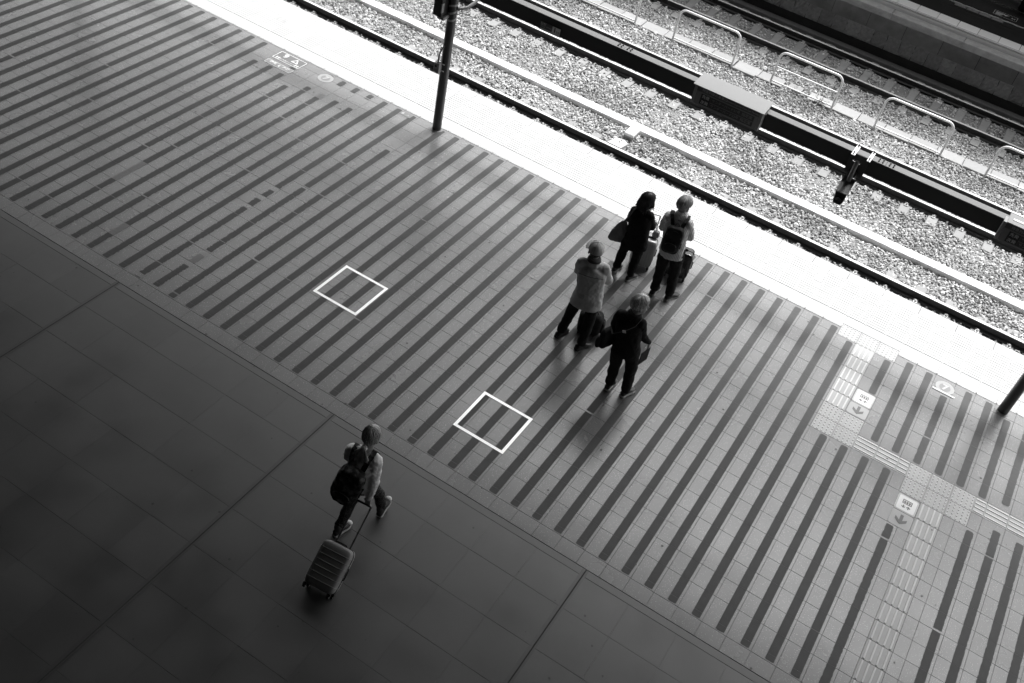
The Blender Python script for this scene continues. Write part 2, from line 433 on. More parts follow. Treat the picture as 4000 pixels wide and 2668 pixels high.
# ------------------------------------------------------------------ tactile paving
def dome_block(w=0.3, h=0.3, nx=5, ny=5):
    mb = MB(); mb.box(0.002, w-0.002, 0.002, h-0.002, -0.03, 0.001, 0.0015)
    for a in range(nx):
        for b in range(ny): mb.cyl((w*(a+0.5)/nx, h*(b+0.5)/ny, 0.0008), 0.0135, 0.0065, 8, r2=0.009)
    return mb
def bar_block(w=0.3, h=0.3, n=4, along='y'):
    mb = MB(); nb_ = 0; mb.box(0.002, w-0.002, 0.002, h-0.002, -0.03, 0.001, 0.0015)
    for a in range(n):
        if along == 'y': c = w*(a+0.5)/n; mb.box(c-0.011, c+0.011, 0.012, h-0.012, 0.0008, 0.0085, 0.002)
        else: c = h*(a+0.5)/n; mb.box(0.012, w-0.012, c-0.011, c+0.011, 0.0008, 0.0085, 0.002)
    return mb
dome_me = dome_block().mesh('tactile_block', tact_m); bary_me = bar_block().mesh('guide_block', tact_m)
barx_me = bar_block(along='x').mesh('guide_block', tact_m)
barx_half = bar_block(0.15, 0.3, 4, 'x').mesh('guide_block', tact_m); barx_full = bar_block(0.3, 0.3, 4, 'x').mesh('guide_block', tact_m)
def mark_bars(me):
    me.materials.append(tact_bar_m)
    for p in me.polygons:
        if p.center.z > 0.0045 and p.normal.z > 0.5: p.material_index = 1
half2_me = bar_block(0.15, 0.3, 4, 'x').mesh('guide_block', tact_m)
for me_ in (dome_me, bary_me, barx_me, barx_half, barx_full, half2_me): mark_bars(me_)
for k in range(3): inst('tactile_block', dome_me, platform, (-0.297+0.3*k, 12.89, 0))
for k in range(5): inst('guide_block', bary_me, platform, (0.003, 12.59-0.3*k, 0))
for a in range(2):
    for b in range(2): inst('tactile_block', dome_me, platform, (0.003+0.3*a, 10.79+0.3*b, 0))
inst('guide_block', barx_full, platform, (0.603, 10.79, 0)); inst('guide_block', barx_full, platform, (0.903, 10.79, 0)); inst('guide_block', barx_half, platform, (1.203, 10.79, 0))
for a in range(3):
    for b in range(2): inst('tactile_block', dome_me, platform, (1.353+0.3*a, 10.49+0.3*b, 0))
for k in range(11): inst('guide_block', bary_me, platform, (1.653, 10.19-0.3*k, 0))
MB().box(1.655, 1.951, 6.876, 7.188, -0.03, -0.001).build('guide_block', tact_m, platform)
inst('guide_block', half2_me, platform, (2.253, 10.79, 0))
for k in range(8): inst('guide_block', barx_me, platform, (2.403+0.3*k, 10.79, 0))

# ------------------------------------------------------------------ white platform edge: dotted row, three ribbed rows, coping
def ribbed():
    mb = MB(); mb.box(0.002, 0.298, 0.002, 0.295, -0.03, 0.0, 0.0015)
    for k in range(5):
        c = 0.03 + 0.06*k; mb.box(0.014, 0.286, c-0.021, c+0.021, -0.001, 0.006, 0.002)
    return mb.mesh('edge_block', edge_m)
def dotted():
    mb = MB(); mb.box(0.002, 0.298, 0.036, 0.317, -0.03, 0.0, 0.0015)
    mb.box(0.006, 0.294, 0.004, 0.026, -0.03, 0.005, 0.003)
    for a in range(5):
        for b in range(4): mb.cyl((0.3*(a+0.5)/5, 0.062+0.064*b, -0.0005), 0.0115, 0.005, 8, r2=0.007)
    return mb.mesh('edge_block', edge_m)
ribbed_me, dotted_me = ribbed(), dotted()
plain_dot = MB().box(0.002, 0.298, 0.112, 0.317, -0.03, 0.0, 0.0015)
for a in range(5):
    for b in range(3): plain_dot.cyl((0.3*(a+0.5)/5, 0.15+0.058*b, -0.0005), 0.0115, 0.005, 8, r2=0.007)
plain_dot = plain_dot.mesh('edge_block', edge_m)
coping_me = MB().box(0.002, 0.598, 0.0, 0.218, -0.14, -0.001, 0.006).mesh('coping_slab', lip_m)
edge_rest = MB()
for i in range(-62, 24):
    xa = X0 + 0.3*i
    inside = -150 < project((xa+0.15, 13.7, 0))[0] < 4150 and -150 < project((xa+0.15, 13.7, 0))[1] < 2800
    if inside:
        inst('edge_block', plain_dot if i in (-1, 0, 1) else dotted_me, platform, (xa, 13.088, 0))
        for k in range(3): inst('edge_block', ribbed_me, platform, (xa, 13.408+0.297*k, 0))
    else: edge_rest.box(xa+0.002, xa+0.298, 13.09, 14.297, -0.03, 0.0)
    if i % 2 == 0: inst('coping_slab', coping_me, platform, (xa, 14.30, 0))
tag(edge_rest.build('edge_blocks', edge_m, platform), kind='stuff')

# ------------------------------------------------------------------ railway tracks
RT = -1.10
def rail_prof(yc):
    w = [(-.0635, -.153), (.0635, -.153), (.0635, -.142), (.0085, -.122), (.0085, -.045), (.0325, -.034), (.0325, -.006), (.026, 0), (-.026, 0), (-.0325, -.006), (-.0325, -.034), (-.0085, -.045), (-.0085, -.122), (-.0635, -.142)]
    return [(yc+a, RT+b) for a, b in w]
def make_rail(yc, parent, x0=-45, x1=30):
    o = MB().extrude_x(rail_prof(yc), x0, x1).build('rail', rail_m, parent)
    o.data.materials.append(head_m)
    for p in o.data.polygons:
        c = p.center
        if c.z > RT-0.02 and abs(p.normal.x) < 0.5 and (abs(p.normal.z) > 0.5): p.material_index = 1
    return o
def clip_mesh():
    mb = MB(); mb.box(-0.04, 0.04, -0.055, 0.03, 0.0, 0.022, 0.006)
    mb.box(-0.04, 0.04, 0.018, 0.052, 0.016, 0.036, 0.006)
    mb.cyl((0, -0.008, 0.02), 0.021, 0.028, 8, smooth=False); mb.cyl((0, -0.008, 0.048), 0.011, 0.014, 8, smooth=False)
    return mb.mesh('rail_clip', clip_m)
clip_me = clip_mesh()
sl = MB()
def sleeper_mesh():
    mb = MB(); L2 = 1.0
    pts = []
    for y, hw, z in ((-L2, .10, .0), (-.30, .105, 0.0), (-.12, .09, -.025), (.12, .09, -.025), (.30, .105, .0), (L2, .10, 0.0)): pts.append((y, hw, z))
    v = []; f = []
    for (y, hw, z) in pts: v += [(-hw-.025, y, -.17), (hw+.025, y, -.17), (hw, y, z-.012), (hw-.012, y, z), (-hw+.012, y, z), (-hw, y, z-.012)]
    for k in range(len(pts)-1):
        for j in range(6): a = k*6+j; b = k*6+(j+1) % 6; f.append((a, a+6, b+6, b))
    f += [tuple(range(0, 6)), tuple(range(len(v)-1, len(v)-7, -1))]
    mb.add(v, f); return mb.mesh('sleeper', sleeper_m)
sleeper_me = sleeper_mesh()
def make_track(label, y1, y2, xs, pitch, side):
    yc = (y1+y2)/2; t = tag(empty('railway_track', (0, yc, RT-0.153)), label, 'railway track', 'the three parallel tracks')
    for y in (y1, y2):
        r = make_rail(y, None); r.parent = t; r.location = (0, -yc, -(RT-0.153))
    k0 = int((-22-xs)/pitch)
    for k in range(k0, k0+60):
        x = xs + pitch*k
        vis = any(-120 < project((x, yy, RT))[0] < 4120 and -120 < project((x, yy, RT))[1] < 2800 for yy in (y1-.4, y2+.4))
        if not vis: continue
        s = inst('sleeper', sleeper_me, t, (x, 0, -0.004))
        for y in (y1, y2):
            for sg, rz in ((-1, 0), (1, math.pi)):
                if (y, sg) in side: inst('rail_clip', clip_me, s, (random.uniform(-.008, .008), y-yc+sg*0.105, 0.0), (0, 0, rz+random.uniform(-.05, .05)))
    return t
YA1, YA2, YB1, YB2, YC1, YC2 = 15.42, 16.55, 19.53, 20.66, 23.49, 24.60
trackA = make_track('sunlit track right beside the platform edge, its near rail hidden by the platform', YA1, YA2, -2.309, 0.5695, {(YA2, -1), (YA2, 1)})
trackB = make_track('middle track partly hidden behind the dark overhead beam', YB1, YB2, -5.636, 0.5767, {(YB1, -1), (YB2, 1), (YB2, -1)})
trackC = make_track('shaded far track below the stone wall of the opposite platform', YC1, YC2, -1.02, 0.583, {(YC1, -1), (YC2, -1), (YC1, 1)})

# ------------------------------------------------------------------ cable trough between first two tracks, walkway slabs below the railings
tr = tag(empty('cable_trough', (0, 17.745, GZ)), 'long white concrete cable trough between the first two tracks', 'cable trough')
lid_me = MB().box(0.0015, 0.4985, -0.115, 0.115, -0.1, 0.115, 0.006).mesh('trough_lid', trough_m)
for k in range(-36, 22):
    x = -5.842 + 0.5*k
    if -150 < project((x, 17.7, -1.2))[0] < 4200 and project((x, 17.7, -1.2))[1] > -150:
        inst('trough_lid', lid_me, tr, (x, random.uniform(-.004, .004), random.uniform(-.003, .003)), (0, 0, random.uniform(-.006, .006)))
wk = tag(empty('walkway', (0, 22.09, GZ)), 'row of worn pale concrete slabs under the pipe railings', 'walkway')
wslab_me = MB().box(0.004, 0.596, -0.19, 0.19, -0.08, 0.07, 0.008).mesh('walkway_slab', conc_m)
wslab_light = mat('walkway_concrete', 0.36, 0.9, var=0.12, vscale=8, fine=0.35, obj_rand=0.08); wslab_me.materials[0] = wslab_light
for x in [-5.953-.605*k for k in range(14)] + [-5.33, -4.73] + [-3.50+.605*k for k in range(14)]:
    if -150 < project((x, 22, -1.2))[0] < 4300 and project((x, 22, -1.2))[1] > -200:
        inst('walkway_slab', wslab_me, wk, (x, random.uniform(-.012, .012), random.uniform(-.01, .004)), (random.uniform(-.01, .01), random.uniform(-.008, .008), random.uniform(-.012, .012)))
MB().box(-5.33, -4.78, -0.29, -0.20, -0.06, 0.085, 0.008).build('kerb_piece', wslab_light, wk)

# ------------------------------------------------------------------ ballast: tens of thousands of stones, one mesh
def stones(n_pts, pos, size, variants=14):
    ph = (1+5**.5)/2
    base = np.array([(-1, ph, 0), (1, ph, 0), (-1, -ph, 0), (1, -ph, 0), (0, -1, ph), (0, 1, ph), (0, -1, -ph), (0, 1, -ph), (ph, 0, -1), (ph, 0, 1), (-ph, 0, -1), (-ph, 0, 1)])/math.hypot(1, ph)
    faces = np.array([(0, 11, 5), (0, 5, 1), (0, 1, 7), (0, 7, 10), (0, 10, 11), (1, 5, 9), (5, 11, 4), (11, 10, 2), (10, 7, 6), (7, 1, 8), (3, 9, 4), (3, 4, 2), (3, 2, 6), (3, 6, 8), (3, 8, 9), (4, 9, 5), (2, 4, 11), (6, 2, 10), (8, 6, 7), (9, 8, 1)])
    V = []
    for k in range(variants):
        b = base*rng.uniform(0.62, 1.25, (12, 1)); V.append(b)
    V = np.array(V); N = len(pos)
    vb = V[rng.integers(0, variants, N)]                         # N,12,3
    sc = size[:, None]*rng.uniform((0.8, 0.55, 0.45), (1.25, 0.95, 0.75), (N, 3)); vb = vb*sc[:, None, :]
    a = rng.uniform(0, 2*math.pi, N); t = rng.normal(0, 0.45, (N, 2))
    cx, sx, cy, sy, cz, sz = np.cos(t[:, 0]), np.sin(t[:, 0]), np.cos(t[:, 1]), np.sin(t[:, 1]), np.cos(a), np.sin(a)
    def rot(v, c, s, i, j):
        o = v.copy(); o[:, :, i] = v[:, :, i]*c[:, None] - v[:, :, j]*s[:, None]; o[:, :, j] = v[:, :, i]*s[:, None] + v[:, :, j]*c[:, None]; return o
    vb = rot(rot(rot(vb, cz, sz, 0, 1), cx, sx, 1, 2), cy, sy, 0, 2)
    vb = vb + pos[:, None, :]
    vv = vb.reshape(-1, 3); ff = (faces[None]+12*np.arange(N)[:, None, None]).reshape(-1, 3)
    me = bpy.data.meshes.new('ballast'); me.vertices.add(len(vv)); me.vertices.foreach_set('co', vv.astype(np.float32).ravel())
    me.loops.add(ff.size); me.loops.foreach_set('vertex_index', ff.astype(np.int32).ravel())
    me.polygons.add(len(ff)); me.polygons.foreach_set('loop_start', np.arange(0, ff.size, 3, dtype=np.int32))
    me.polygons.foreach_set('use_smooth', np.zeros(len(ff), dtype=bool)); me.update(calc_edges=True); me.shade_flat(); me.materials.append(ballast_m); return me
step = 0.047
gx, gy = np.meshgrid(np.arange(-17, 6, step), np.arange(15.6, 25.0, step)); P = np.stack([gx.ravel(), gy.ravel()], 1)
P += rng.uniform(-step*.5, step*.5, P.shape)
extra = P[rng.random(len(P)) < 0.30] + rng.uniform(-.03, .03, (1, 2))
P = np.concatenate([P, extra]); lvl = np.concatenate([np.zeros(len(P)-len(extra)), np.full(len(extra), 0.022)])
px, py = project_np(np.c_[P, np.full(len(P), -1.27)])
keep = (px > -60) & (px < 4060) & (py > -60) & (py < 2730)
Y = P[:, 1]; X = P[:, 0]
keep &= ~((np.abs(Y-17.745) < 0.105)); keep &= ~((np.abs(Y-22.09) < 0.17) & ~((X > -4.10) & (X < -3.52)))
for yr in (YA1, YA2, YB1, YB2, YC1, YC2): keep &= ~(np.abs(Y-yr) < 0.085)
for (yc, xs, pitch) in (((YA1+YA2)/2, -2.309, .5695), ((YB1+YB2)/2, -5.636, .5767), ((YC1+YC2)/2, -1.02, .583)):
    ph_ = np.abs(((X-xs)/pitch+0.5) % 1 - 0.5)*pitch
    on = (np.abs(Y-yc) < 1.0) & (ph_ < 0.115)
    # ballast spills a little over the sleeper ends
    spill = (np.abs(Y-yc) > 0.84) & (rng.random(len(Y)) < 0.6)
    keep &= ~(on & ~spill)
P, lvl = P[keep], lvl[keep]; X, Y = P[:, 0], P[:, 1]
h = GZ + 0.012 + lvl + rng.uniform(-.010, .012, len(P)) + 0.012*np.sin(X*1.7+Y*2.1)+0.010*np.sin(X*3.9-Y*1.3)
h += np.where((np.abs(Y-YC1-.55) < .5), -0.02, 0)
pos = np.c_[P, h]; size = rng.uniform(0.020, 0.040, len(P)) + (rng.random(len(P)) < .06)*0.012
print('stones', len(P))
ballast = bpy.data.objects.new('ballast', stones(len(P), pos, size)); COL.objects.link(ballast)
tag(ballast, 'crushed grey stone ballast filling the ground between the rails', 'ballast', kind='stuff')

# ------------------------------------------------------------------ far platform with its stone wall
far = MB(); far.box(-60, 40, 25.32, 60, -1.65, -0.03)
far = tag(far.build('far_platform', darkconc_m), kind='structure')
MB().box(-60, 40, 25.06, 25.318, -1.66, -1.19, 0.01).build('footing_kerb', mat('dark_footing', 0.14, .9, var=.4, vscale=3), far)
MB().box(-60, 40, 25.27, 25.319, -1.19, -0.98).build('footing_wall', mat('black_footing', 0.022, .95, var=.5, vscale=3, bump=.4, bscale=12), far)  # near-black strip along the foot of the wall
stone_m = mat('rough_wall_stone', 0.28, 0.9, var=0.5, vscale=14, obj_rand=0.2, bump=0.8, bscale=22)
panel_m = mat('wall_panel', 0.19, 0.85, var=0.75, vscale=1.8, obj_rand=0.15, bump=0.2, bscale=40)
def rock_mesh(w, h, d, seed):
    r = random.Random(seed); bm = bmesh.new(); nx, nz = 7, 6; vs = {}
    for k in range(nz+1):
        for i in range(nx+1):
            x = -w/2+w*i/nx; z = h*k/nz; e = 0.45 if i in (0, nx) or k in (0, nz) else 1
            vs[i, k] = bm.verts.new((x + (0.01*r.uniform(-1, 1)), -(e*(d+r.uniform(-.014, .016))), z + 0.006*r.uniform(-1, 1)))
    for k in range(nz):
        for i in range(nx): bm.faces.new((vs[i, k], vs[i+1, k], vs[i+1, k+1], vs[i, k+1]))
    me = bpy.data.meshes.new('stone'); bm.to_mesh(me); bm.free(); me.materials.append(stone_m); return me
MB().box(-60, 40, 25.29, 25.321, -0.98, -0.15).build('wall_core', mat('wall_joint', 0.03, .95), far)
rocks = [rock_mesh(0.340, 0.374, 0.026, s) for s in range(8)]
x = -14.0; k = 0
while x < 5:
    inst('stone', rocks[(k*5+3) % 8], far, (x, 25.295, -0.98)); x += 0.345; k += 1
for k in range(-13, 8):
    xa = -2.479+0.908*k
    MB().box(xa+0.006, xa+0.902, 25.262, 25.30, -0.605, -0.155).build('wall_panel', panel_m, far)
for k in range(-8, 6):
    xa = -2.9+1.75*k
    MB().box(xa+0.004, xa+1.746, 25.01, 25.33, -0.15, 0.0, 0.012).build('coping_slab', mat('far_coping', 0.34, .85, var=.55, vscale=5, bump=.4, bscale=30) if k == -8 else MATS['far_coping'], far)
fl_m = mat('far_floor_band', 0.28, 0.6, var=.2, vscale=2); fd_m = mat('far_dark_strip', 0.20, .6); fp_m = mat('far_white_block', 0.75, .5, obj_rand=.05); fk_m = mat('far_black_floor', 0.02, .95, var=.3, spec=.05)
MB().box(-60, 40, 25.334, 25.59, -0.029, -0.002).build('floor_sheet', fl_m, far)
MB().box(-60, 40, 25.594, 25.736, -0.029, 0.0).build('floor_sheet', fd_m, far)
blk = MB().box(0.006, 0.494, 0.0, 0.40, -0.03, 0.003, 0.002).mesh('edge_block', fp_m)
for k in range(-14, 12): inst('edge_block', blk, far, (-1.99+0.5*k, 25.74, 0))
MB().box(-60, 40, 26.145, 26.86, -0.029, -0.004).build('floor_sheet', fk_m, far)
MB().box(-60, 40, 26.864, 60, -0.029, -0.002).build('floor_sheet', fk_m, far)
# ------------------------------------------------------------------ text as flat mesh
def text(name, s, size, m, parent, matrix, align='CENTER', stretch=None, bold=0.0):
    cu = bpy.data.curves.new(name, 'FONT'); cu.body = s; cu.size = size; cu.align_x = align; cu.align_y = 'CENTER'; cu.offset = bold
    t = bpy.data.objects.new(name, cu); COL.objects.link(t); bpy.context.view_layer.update()
    me = bpy.data.meshes.new_from_object(t.evaluated_get(bpy.context.evaluated_depsgraph_get()))
    bpy.data.objects.remove(t); me.materials.clear(); me.materials.append(m)
    o = bpy.data.objects.new(name, me); link(o, parent); mm = matrix.copy()
    if stretch: mm = mm @ Matrix.Diagonal((stretch[0], stretch[1], 1, 1))
    o.matrix_local = mm; return o
def flatm(x, y, z, rz=0.0): return Matrix.Translation((x, y, z)) @ Matrix.Rotation(rz, 4, 'Z')
def wallm(x, y, z): return Matrix.Translation((x, y, z)) @ Matrix.Rotation(R(90), 4, 'X')     # faces -Y, reads along +X
def flat(name, pts, z, m, parent):   # thin sheet polygon
    return MB().quad([(p[0], p[1], z) for p in pts]).build(name, m, parent)
def frame(pts_out, pts_in, z):
    n = len(pts_out); mb = MB(); v = [(p[0], p[1], z) for p in pts_out] + [(p[0], p[1], z) for p in pts_in]
    return mb.add(v, [(i, (i+1) % n, (i+1) % n+n, i+n) for i in range(n)])

# ------------------------------------------------------------------ white square frames on the floor
def square(label, cx, cy):
    t = tag(empty('floor_square', (cx, cy, 0)), label, 'floor marking', 'white squares on the striped floor'); s, w, g = 0.370, 0.040, 0.005
    for k in range(4):
        mb = MB(); a = s - 0.0005
        for (o0, o1) in ((0, w/2-g/2), (w/2+g/2, w)):
            mb.quad([(-a+o0, -a+o0, .0055), (a-o0, -a+o0, .0055), (a-o1, -a+o1, .0055), (-a+o1, -a+o1, .0055)])
        mb.quad([(-a+w/2-g/2, -a+w/2-g/2, .0045), (a-w/2+g/2, -a+w/2-g/2, .0045), (a-w/2-g/2, -a+w/2+g/2, .0045), (-a+w/2+g/2, -a+w/2+g/2, .0045)])
        o = mb.build('tape_strip', tape_m, t); o.rotation_euler = (0, 0, k*math.pi/2)
    return t
tape_m = mat('reflective_floor_tape', 0.97, 0.42, metal=0.6, var=0.02, vscale=20)
patch_m = mat('white_patch_tape', 0.55, 0.5)
square('left one of two white taped squares, on the striped floor away from the people', -6.213, 8.805)
square('right one of two white taped squares, nearer the woman pulling a suitcase', -3.364, 8.048)

# ------------------------------------------------------------------ floor signs
def lift_sign(label, x0, x1, y0, ymid, y1):
    t = tag(empty('floor_sign', ((x0+x1)/2, (y0+y1)/2, 0)), label, 'floor sign', 'lift signs on the floor'); cx, cy = (x0+x1)/2, (y0+y1)/2
    w = (x1-x0)/2
    def rr(name, a, b, c, d, z, m, r=0.03): return flat(name, rounded_rect(a, b, c, d, r), z, m, t)
    rr('sign_plate', -w, w, ymid-cy+.006, y1-cy, .0040, mat_plate, .035); rr('sign_inner', -w+.02, w-.02, ymid-cy+.026, y1-cy-.02, .0060, mat_plate_w, .02)
    rr('sign_plate', -w, w, y0-cy, ymid-cy-.006, .0040, mat_plate2, .035)
    yc = (ymid+y1)/2-cy; mb = MB(); z = .0078
    # cabin outline with three figures upside down, two small arrows below
    bx, by, bh = .062, yc+.028, .048
    mb.quad([(-bx, by+bh-.012, z), (bx, by+bh-.012, z), (bx, by+bh, z), (-bx, by+bh, z)]); mb.quad([(-bx, by-bh+.02, z), (bx, by-bh+.02, z), (bx, by-bh+.032, z), (-bx, by-bh+.032, z)])
    mb.quad([(-bx, by-bh+.032, z), (-bx+.012, by-bh+.032, z), (-bx+.012, by+bh-.012, z), (-bx, by+bh-.012, z)]); mb.quad([(bx-.012, by-bh+.032, z), (bx, by-bh+.032, z), (bx, by+bh-.012, z), (bx-.012, by+bh-.012, z)])
    for fx in (-.031, 0, .031):
        MB().prism([(fx-.012, by-.006), (fx+.012, by-.006), (fx+.012, by+.012), (fx+.007, by+.031), (fx+.002, by+.031), (fx+.001, by+.014), (fx-.001, by+.014), (fx-.002, by+.031), (fx-.007, by+.031), (fx-.012, by+.012)], z-.001, z).build('figure', mat_picto, t)
        fg = MB(); fg.prism([(fx+.0055*math.cos(k*math.pi/4), by-.0105+.0055*math.sin(k*math.pi/4)) for k in range(8)], z-.001, z); fg.build('figure_head', mat_picto, t)
    def arrow(ax, ay, s, up):
        q = 1 if up else -1
        P = [(-.12, -.5), (.12, -.5), (.12, .1), (.45, -.18), (.45, .12), (0, .5), (-.45, .12), (-.45, -.18), (-.12, .1)]
        pts = [(ax+p[0]*s, ay+p[1]*s*q) for p in P]
        if not up: pts = pts[::-1]
        MB().prism(pts, z-.001, z).build('arrow', mat_picto, t)
    arrow(-.032, yc-.05, .055, False); arrow(.032, yc-.05, .055, True)
    arrow(0, (y0+ymid)/2-cy, .17, False)
    mb.build('pictogram', mat_picto, t); return t
mat_plate = mat('sign_plate_pale', .50, .4); mat_plate_w = mat('sign_plate_white', .85, .4); mat_plate2 = mat('sign_plate_grey', .42, .4); mat_picto = mat('pictogram_grey', .14, .5)
lift_sign('lift sign with big arrow beside the short guide path near the platform edge', .318, .596, 11.405, 11.66, 11.965)
lift_sign('lift sign with big arrow beside the long guide path at lower right', 1.366, 1.642, 9.89, 10.165, 10.465)

def round_sign(label, cx, cy, tape):
    t = tag(empty('round_floor_sticker', (cx, cy, 0)), label, 'floor sticker', 'round number stickers')
    circ = lambda r, n=40: [(r*math.cos(2*math.pi*k/n), r*math.sin(2*math.pi*k/n)) for k in range(n)]
    flat('disc', circ(.138), .0040, round_m, t); flat('inner_disc', circ(.082), .0058, round2_m, t)
    frame(circ(.086), circ(.082), .0062).build('ring', greylet_m, t)
    text('number', '7', .17, letter_dim2, t, flatm(0, 0, .0075), bold=.006)
    if tape: MB().quad([(-.16, -.135, .0084), (.17, -.140, .0084), (.17, -.105, .0084), (-.16, -.098, .0084)]).build('tape_patch', patch_m, t)
    return t
round_m = mat('round_sticker', .31, .35); round2_m = mat('round_sticker_inner', .19, .4); letter_dim2 = mat('pale_number', .40, .4)
round_sign('faded round sticker with a number, left of the tall dark pole', -9.975, 12.885, False)
round_sign('faded round sticker with a number and a strip of white tape, beside the right-hand pole', 1.380, 12.885, True)

t = tag(empty('queue_sign', (-10.787, 12.89, 0)), 'dark rectangular queueing sign with a nine and a triangle by the platform edge', 'floor sign')
flat('sign_plate', rounded_rect(-.288, .288, -.138, .138, .02), .0040, mat('queue_plate', .13, .4), t)
frame(rounded_rect(-.288, .288, -.138, .138, .02), rounded_rect(-.279, .279, -.129, .129, .017), .006).build('border', letter_m, t)
text('number', '9', .17, letter_m, t, flatm(-.125, .045, .006), bold=.003)
mb = MB(); tri = lambda s: [(.11+s*math.cos(R(a)), .02+s*math.sin(R(a))) for a in (90, 210, 330)]
o1, i1 = tri(.085), tri(.052); frame(o1, i1, .006).build('triangle', letter_m, t)
text('lettering', '2列にお並びください', .042, letter_m, t, flatm(0, -.085, .006))
for sx in (-.225, -.18, .19, .235):
    MB().prism([(sx+.014*math.cos(a*math.pi/5), -.07+.022*math.sin(a*math.pi/5)) for a in range(10)], .0045, .006).prism([(sx+.010*math.cos(a*math.pi/4), -.107+.010*math.sin(a*math.pi/4)) for a in range(8)], .0045, .006).build('footprint', letter_m, t)
t = tag(empty('priority_sign', (-10.785, 12.60, 0)), 'narrow pale lettered sign below the queueing sign', 'floor sign')
flat('sign_plate', rounded_rect(-.288, .288, -.066, .066, .02), .0040, mat('priority_plate', .27, .4), t)
frame(rounded_rect(-.288, .288, -.066, .066, .02), rounded_rect(-.281, .281, -.059, .059, .016), .006).build('border', letter_m, t)
text('lettering', '優先', .072, letter_m, t, flatm(-.14, .012, .006), bold=.002); text('lettering', '座席', .072, letter_m, t, flatm(.15, .012, .006), bold=.002)
MB().prism([(.012*math.cos(a*math.pi/4), .03+.012*math.sin(a*math.pi/4)) for a in range(8)], .0045, .006).build('pictogram_head', letter_m, t); MB().prism([(-.012, -.03), (.02, -.03), (.012, .012), (-.014, .012)], .0045, .006).build('pictogram_body', letter_m, t)

def number_mark(label, x, y, s, wide, extra=None):
    t = tag(empty('number_mark', (x, y, 0)), label, 'floor sign', 'small number marks along the platform edge')
    flat('sign_plate', rounded_rect(-.06, wide, -.055, .055, .015), .0048, mat_num, t)
    text('number', s, .10, letter_dim3, t, flatm(-.005, 0, .0064), bold=.002)
    if extra: text('lettering', extra, .05, letter_dim3, t, flatm(.10, -.005, .0064))
    return t
mat_num = mat('number_plate', .16, .4); letter_dim3 = mat('number_pale', .42, .4)
number_mark('small grey plate with a six left of the tall pole', -8.36, 12.985, '6', .17, '△')
number_mark('small plate with a seven at the edge behind the standing woman', -4.06, 12.985, '7', .09)
number_mark('small plate with a four behind the shoulder bag of the standing woman', -4.055, 12.83, '4', .09)

def edge_plate(label, x0, x1, y0, y1, kind):
    t = tag(empty('edge_plate', ((x0+x1)/2, (y0+y1)/2, 0)), label, 'floor plate', 'pale plates set in the white platform edge'); w, h = (x1-x0)/2, (y1-y0)/2
    flat('plate', rounded_rect(-w, w, -h, h, .01), .0085, eplate_m, t)
    if kind == 'wide':
        frame([(-w*.75, -h*.6), (-w*.1, -h*.6), (-w*.1, h*.6), (-w*.75, h*.6)], [(-w*.68, -h*.5), (-w*.17, -h*.5), (-w*.17, h*.5), (-w*.68, h*.5)], .0098).build('pictogram', eprint_m, t)
        for k in range(3): MB().quad([(w*.05, h*(.35-.4*k), .0098), (w*.75, h*(.35-.4*k), .0098), (w*.75, h*(.5-.4*k), .0098), (w*.05, h*(.5-.4*k), .0098)]).build('print_line', eprint_m, t)
    else:
        for k in range(2): MB().quad([(-w*.5, h*(.1+.35*k), .0098), (w*.5, h*(.1+.35*k), .0098), (w*.5, h*(.18+.35*k), .0098), (-w*.5, h*(.18+.35*k), .0098)]).build('print_line', eprint_m, t)
    return t
eplate_m = mat('edge_plate_pale', .52, .5); eprint_m = mat('edge_plate_print', .40, .5)
edge_plate('pale printed plate on the white edge left of the standing woman', -4.787, -4.512, 13.815, 14.0, 'wide')
edge_plate('narrow pale strip plate across the white edge right of the standing couple', -1.018, -.905, 13.886, 14.44, 'tall')
edge_plate('narrow pale strip plate across the white edge behind the tall pole', -8.21, -8.09, 13.90, 14.44, 'tall')
t = tag(empty('edge_number', (-11.84, 13.89, 0)), 'grey upside-down three on the white platform edge far left', 'floor sign')
text('number', '3', .16, eprint_m, t, flatm(-.06, 0, .0085, math.pi)); text('lettering', '号', .11, eprint_m, t, flatm(.08, 0, .0085, math.pi))

# ------------------------------------------------------------------ sleeper numbers, track furniture
for s, x in (('130', -6.85), ('5', -3.93), ('140', -1.02)):
    t = text('sleeper_number', s, .13, letter_m, None, flatm(x, 24.38, -1.2555), bold=.002)
    tag(t, 'white painted number %s on a concrete sleeper of the shaded far track' % {'130': 'one hundred and thirty', '5': 'five', '140': 'one hundred and forty'}[s], 'painted number')
t = tag(empty('cable_box', (-5.765, 17.42, GZ)), 'small white box with rounded lid joined to the white trough', 'cable box')
MB().box(-.10, .10, -.15, .15, 0, .10).build('box_body', box_m, t); MB().box(-.105, .105, -.155, .155, .10, .17, .02).build('lid', white_m, t)
t = tag(empty('rail_bond_cover', (-5.80, 16.95, GZ)), 'pale sloping metal cover against the rail beside the small white box', 'rail cover')
MB().add([(-.15, -.28, 0), (.15, -.28, 0), (.16, .06, 0), (.03, .22, 0), (-.13, .10, 0), (-.15, -.28, .16), (.15, -.28, .16), (.16, .06, .10), (.03, .20, .06), (-.13, .10, .10)], [(5, 6, 7, 8, 9), (0, 1, 6, 5), (1, 2, 7, 6), (2, 3, 8, 7), (3, 4, 9, 8), (4, 0, 5, 9)]).build('cover_plate', mat('galvanised_plate', .5, .5, metal=.2), t)
for y in (-.06, .02): MB().cyl((.02, y, .135), .012, .012, 8).build('bolt', black_m, t)
t = tag(empty('hand_hole_cover', (-3.845, 22.10, GZ)), 'grey two-part cover box set between the walkway slabs', 'cover box')
for a, b in ((-.165, -.002), (.002, .165)): MB().box(a, b, -.135, .135, 0, .09, .01).build('lid', box_m, t)
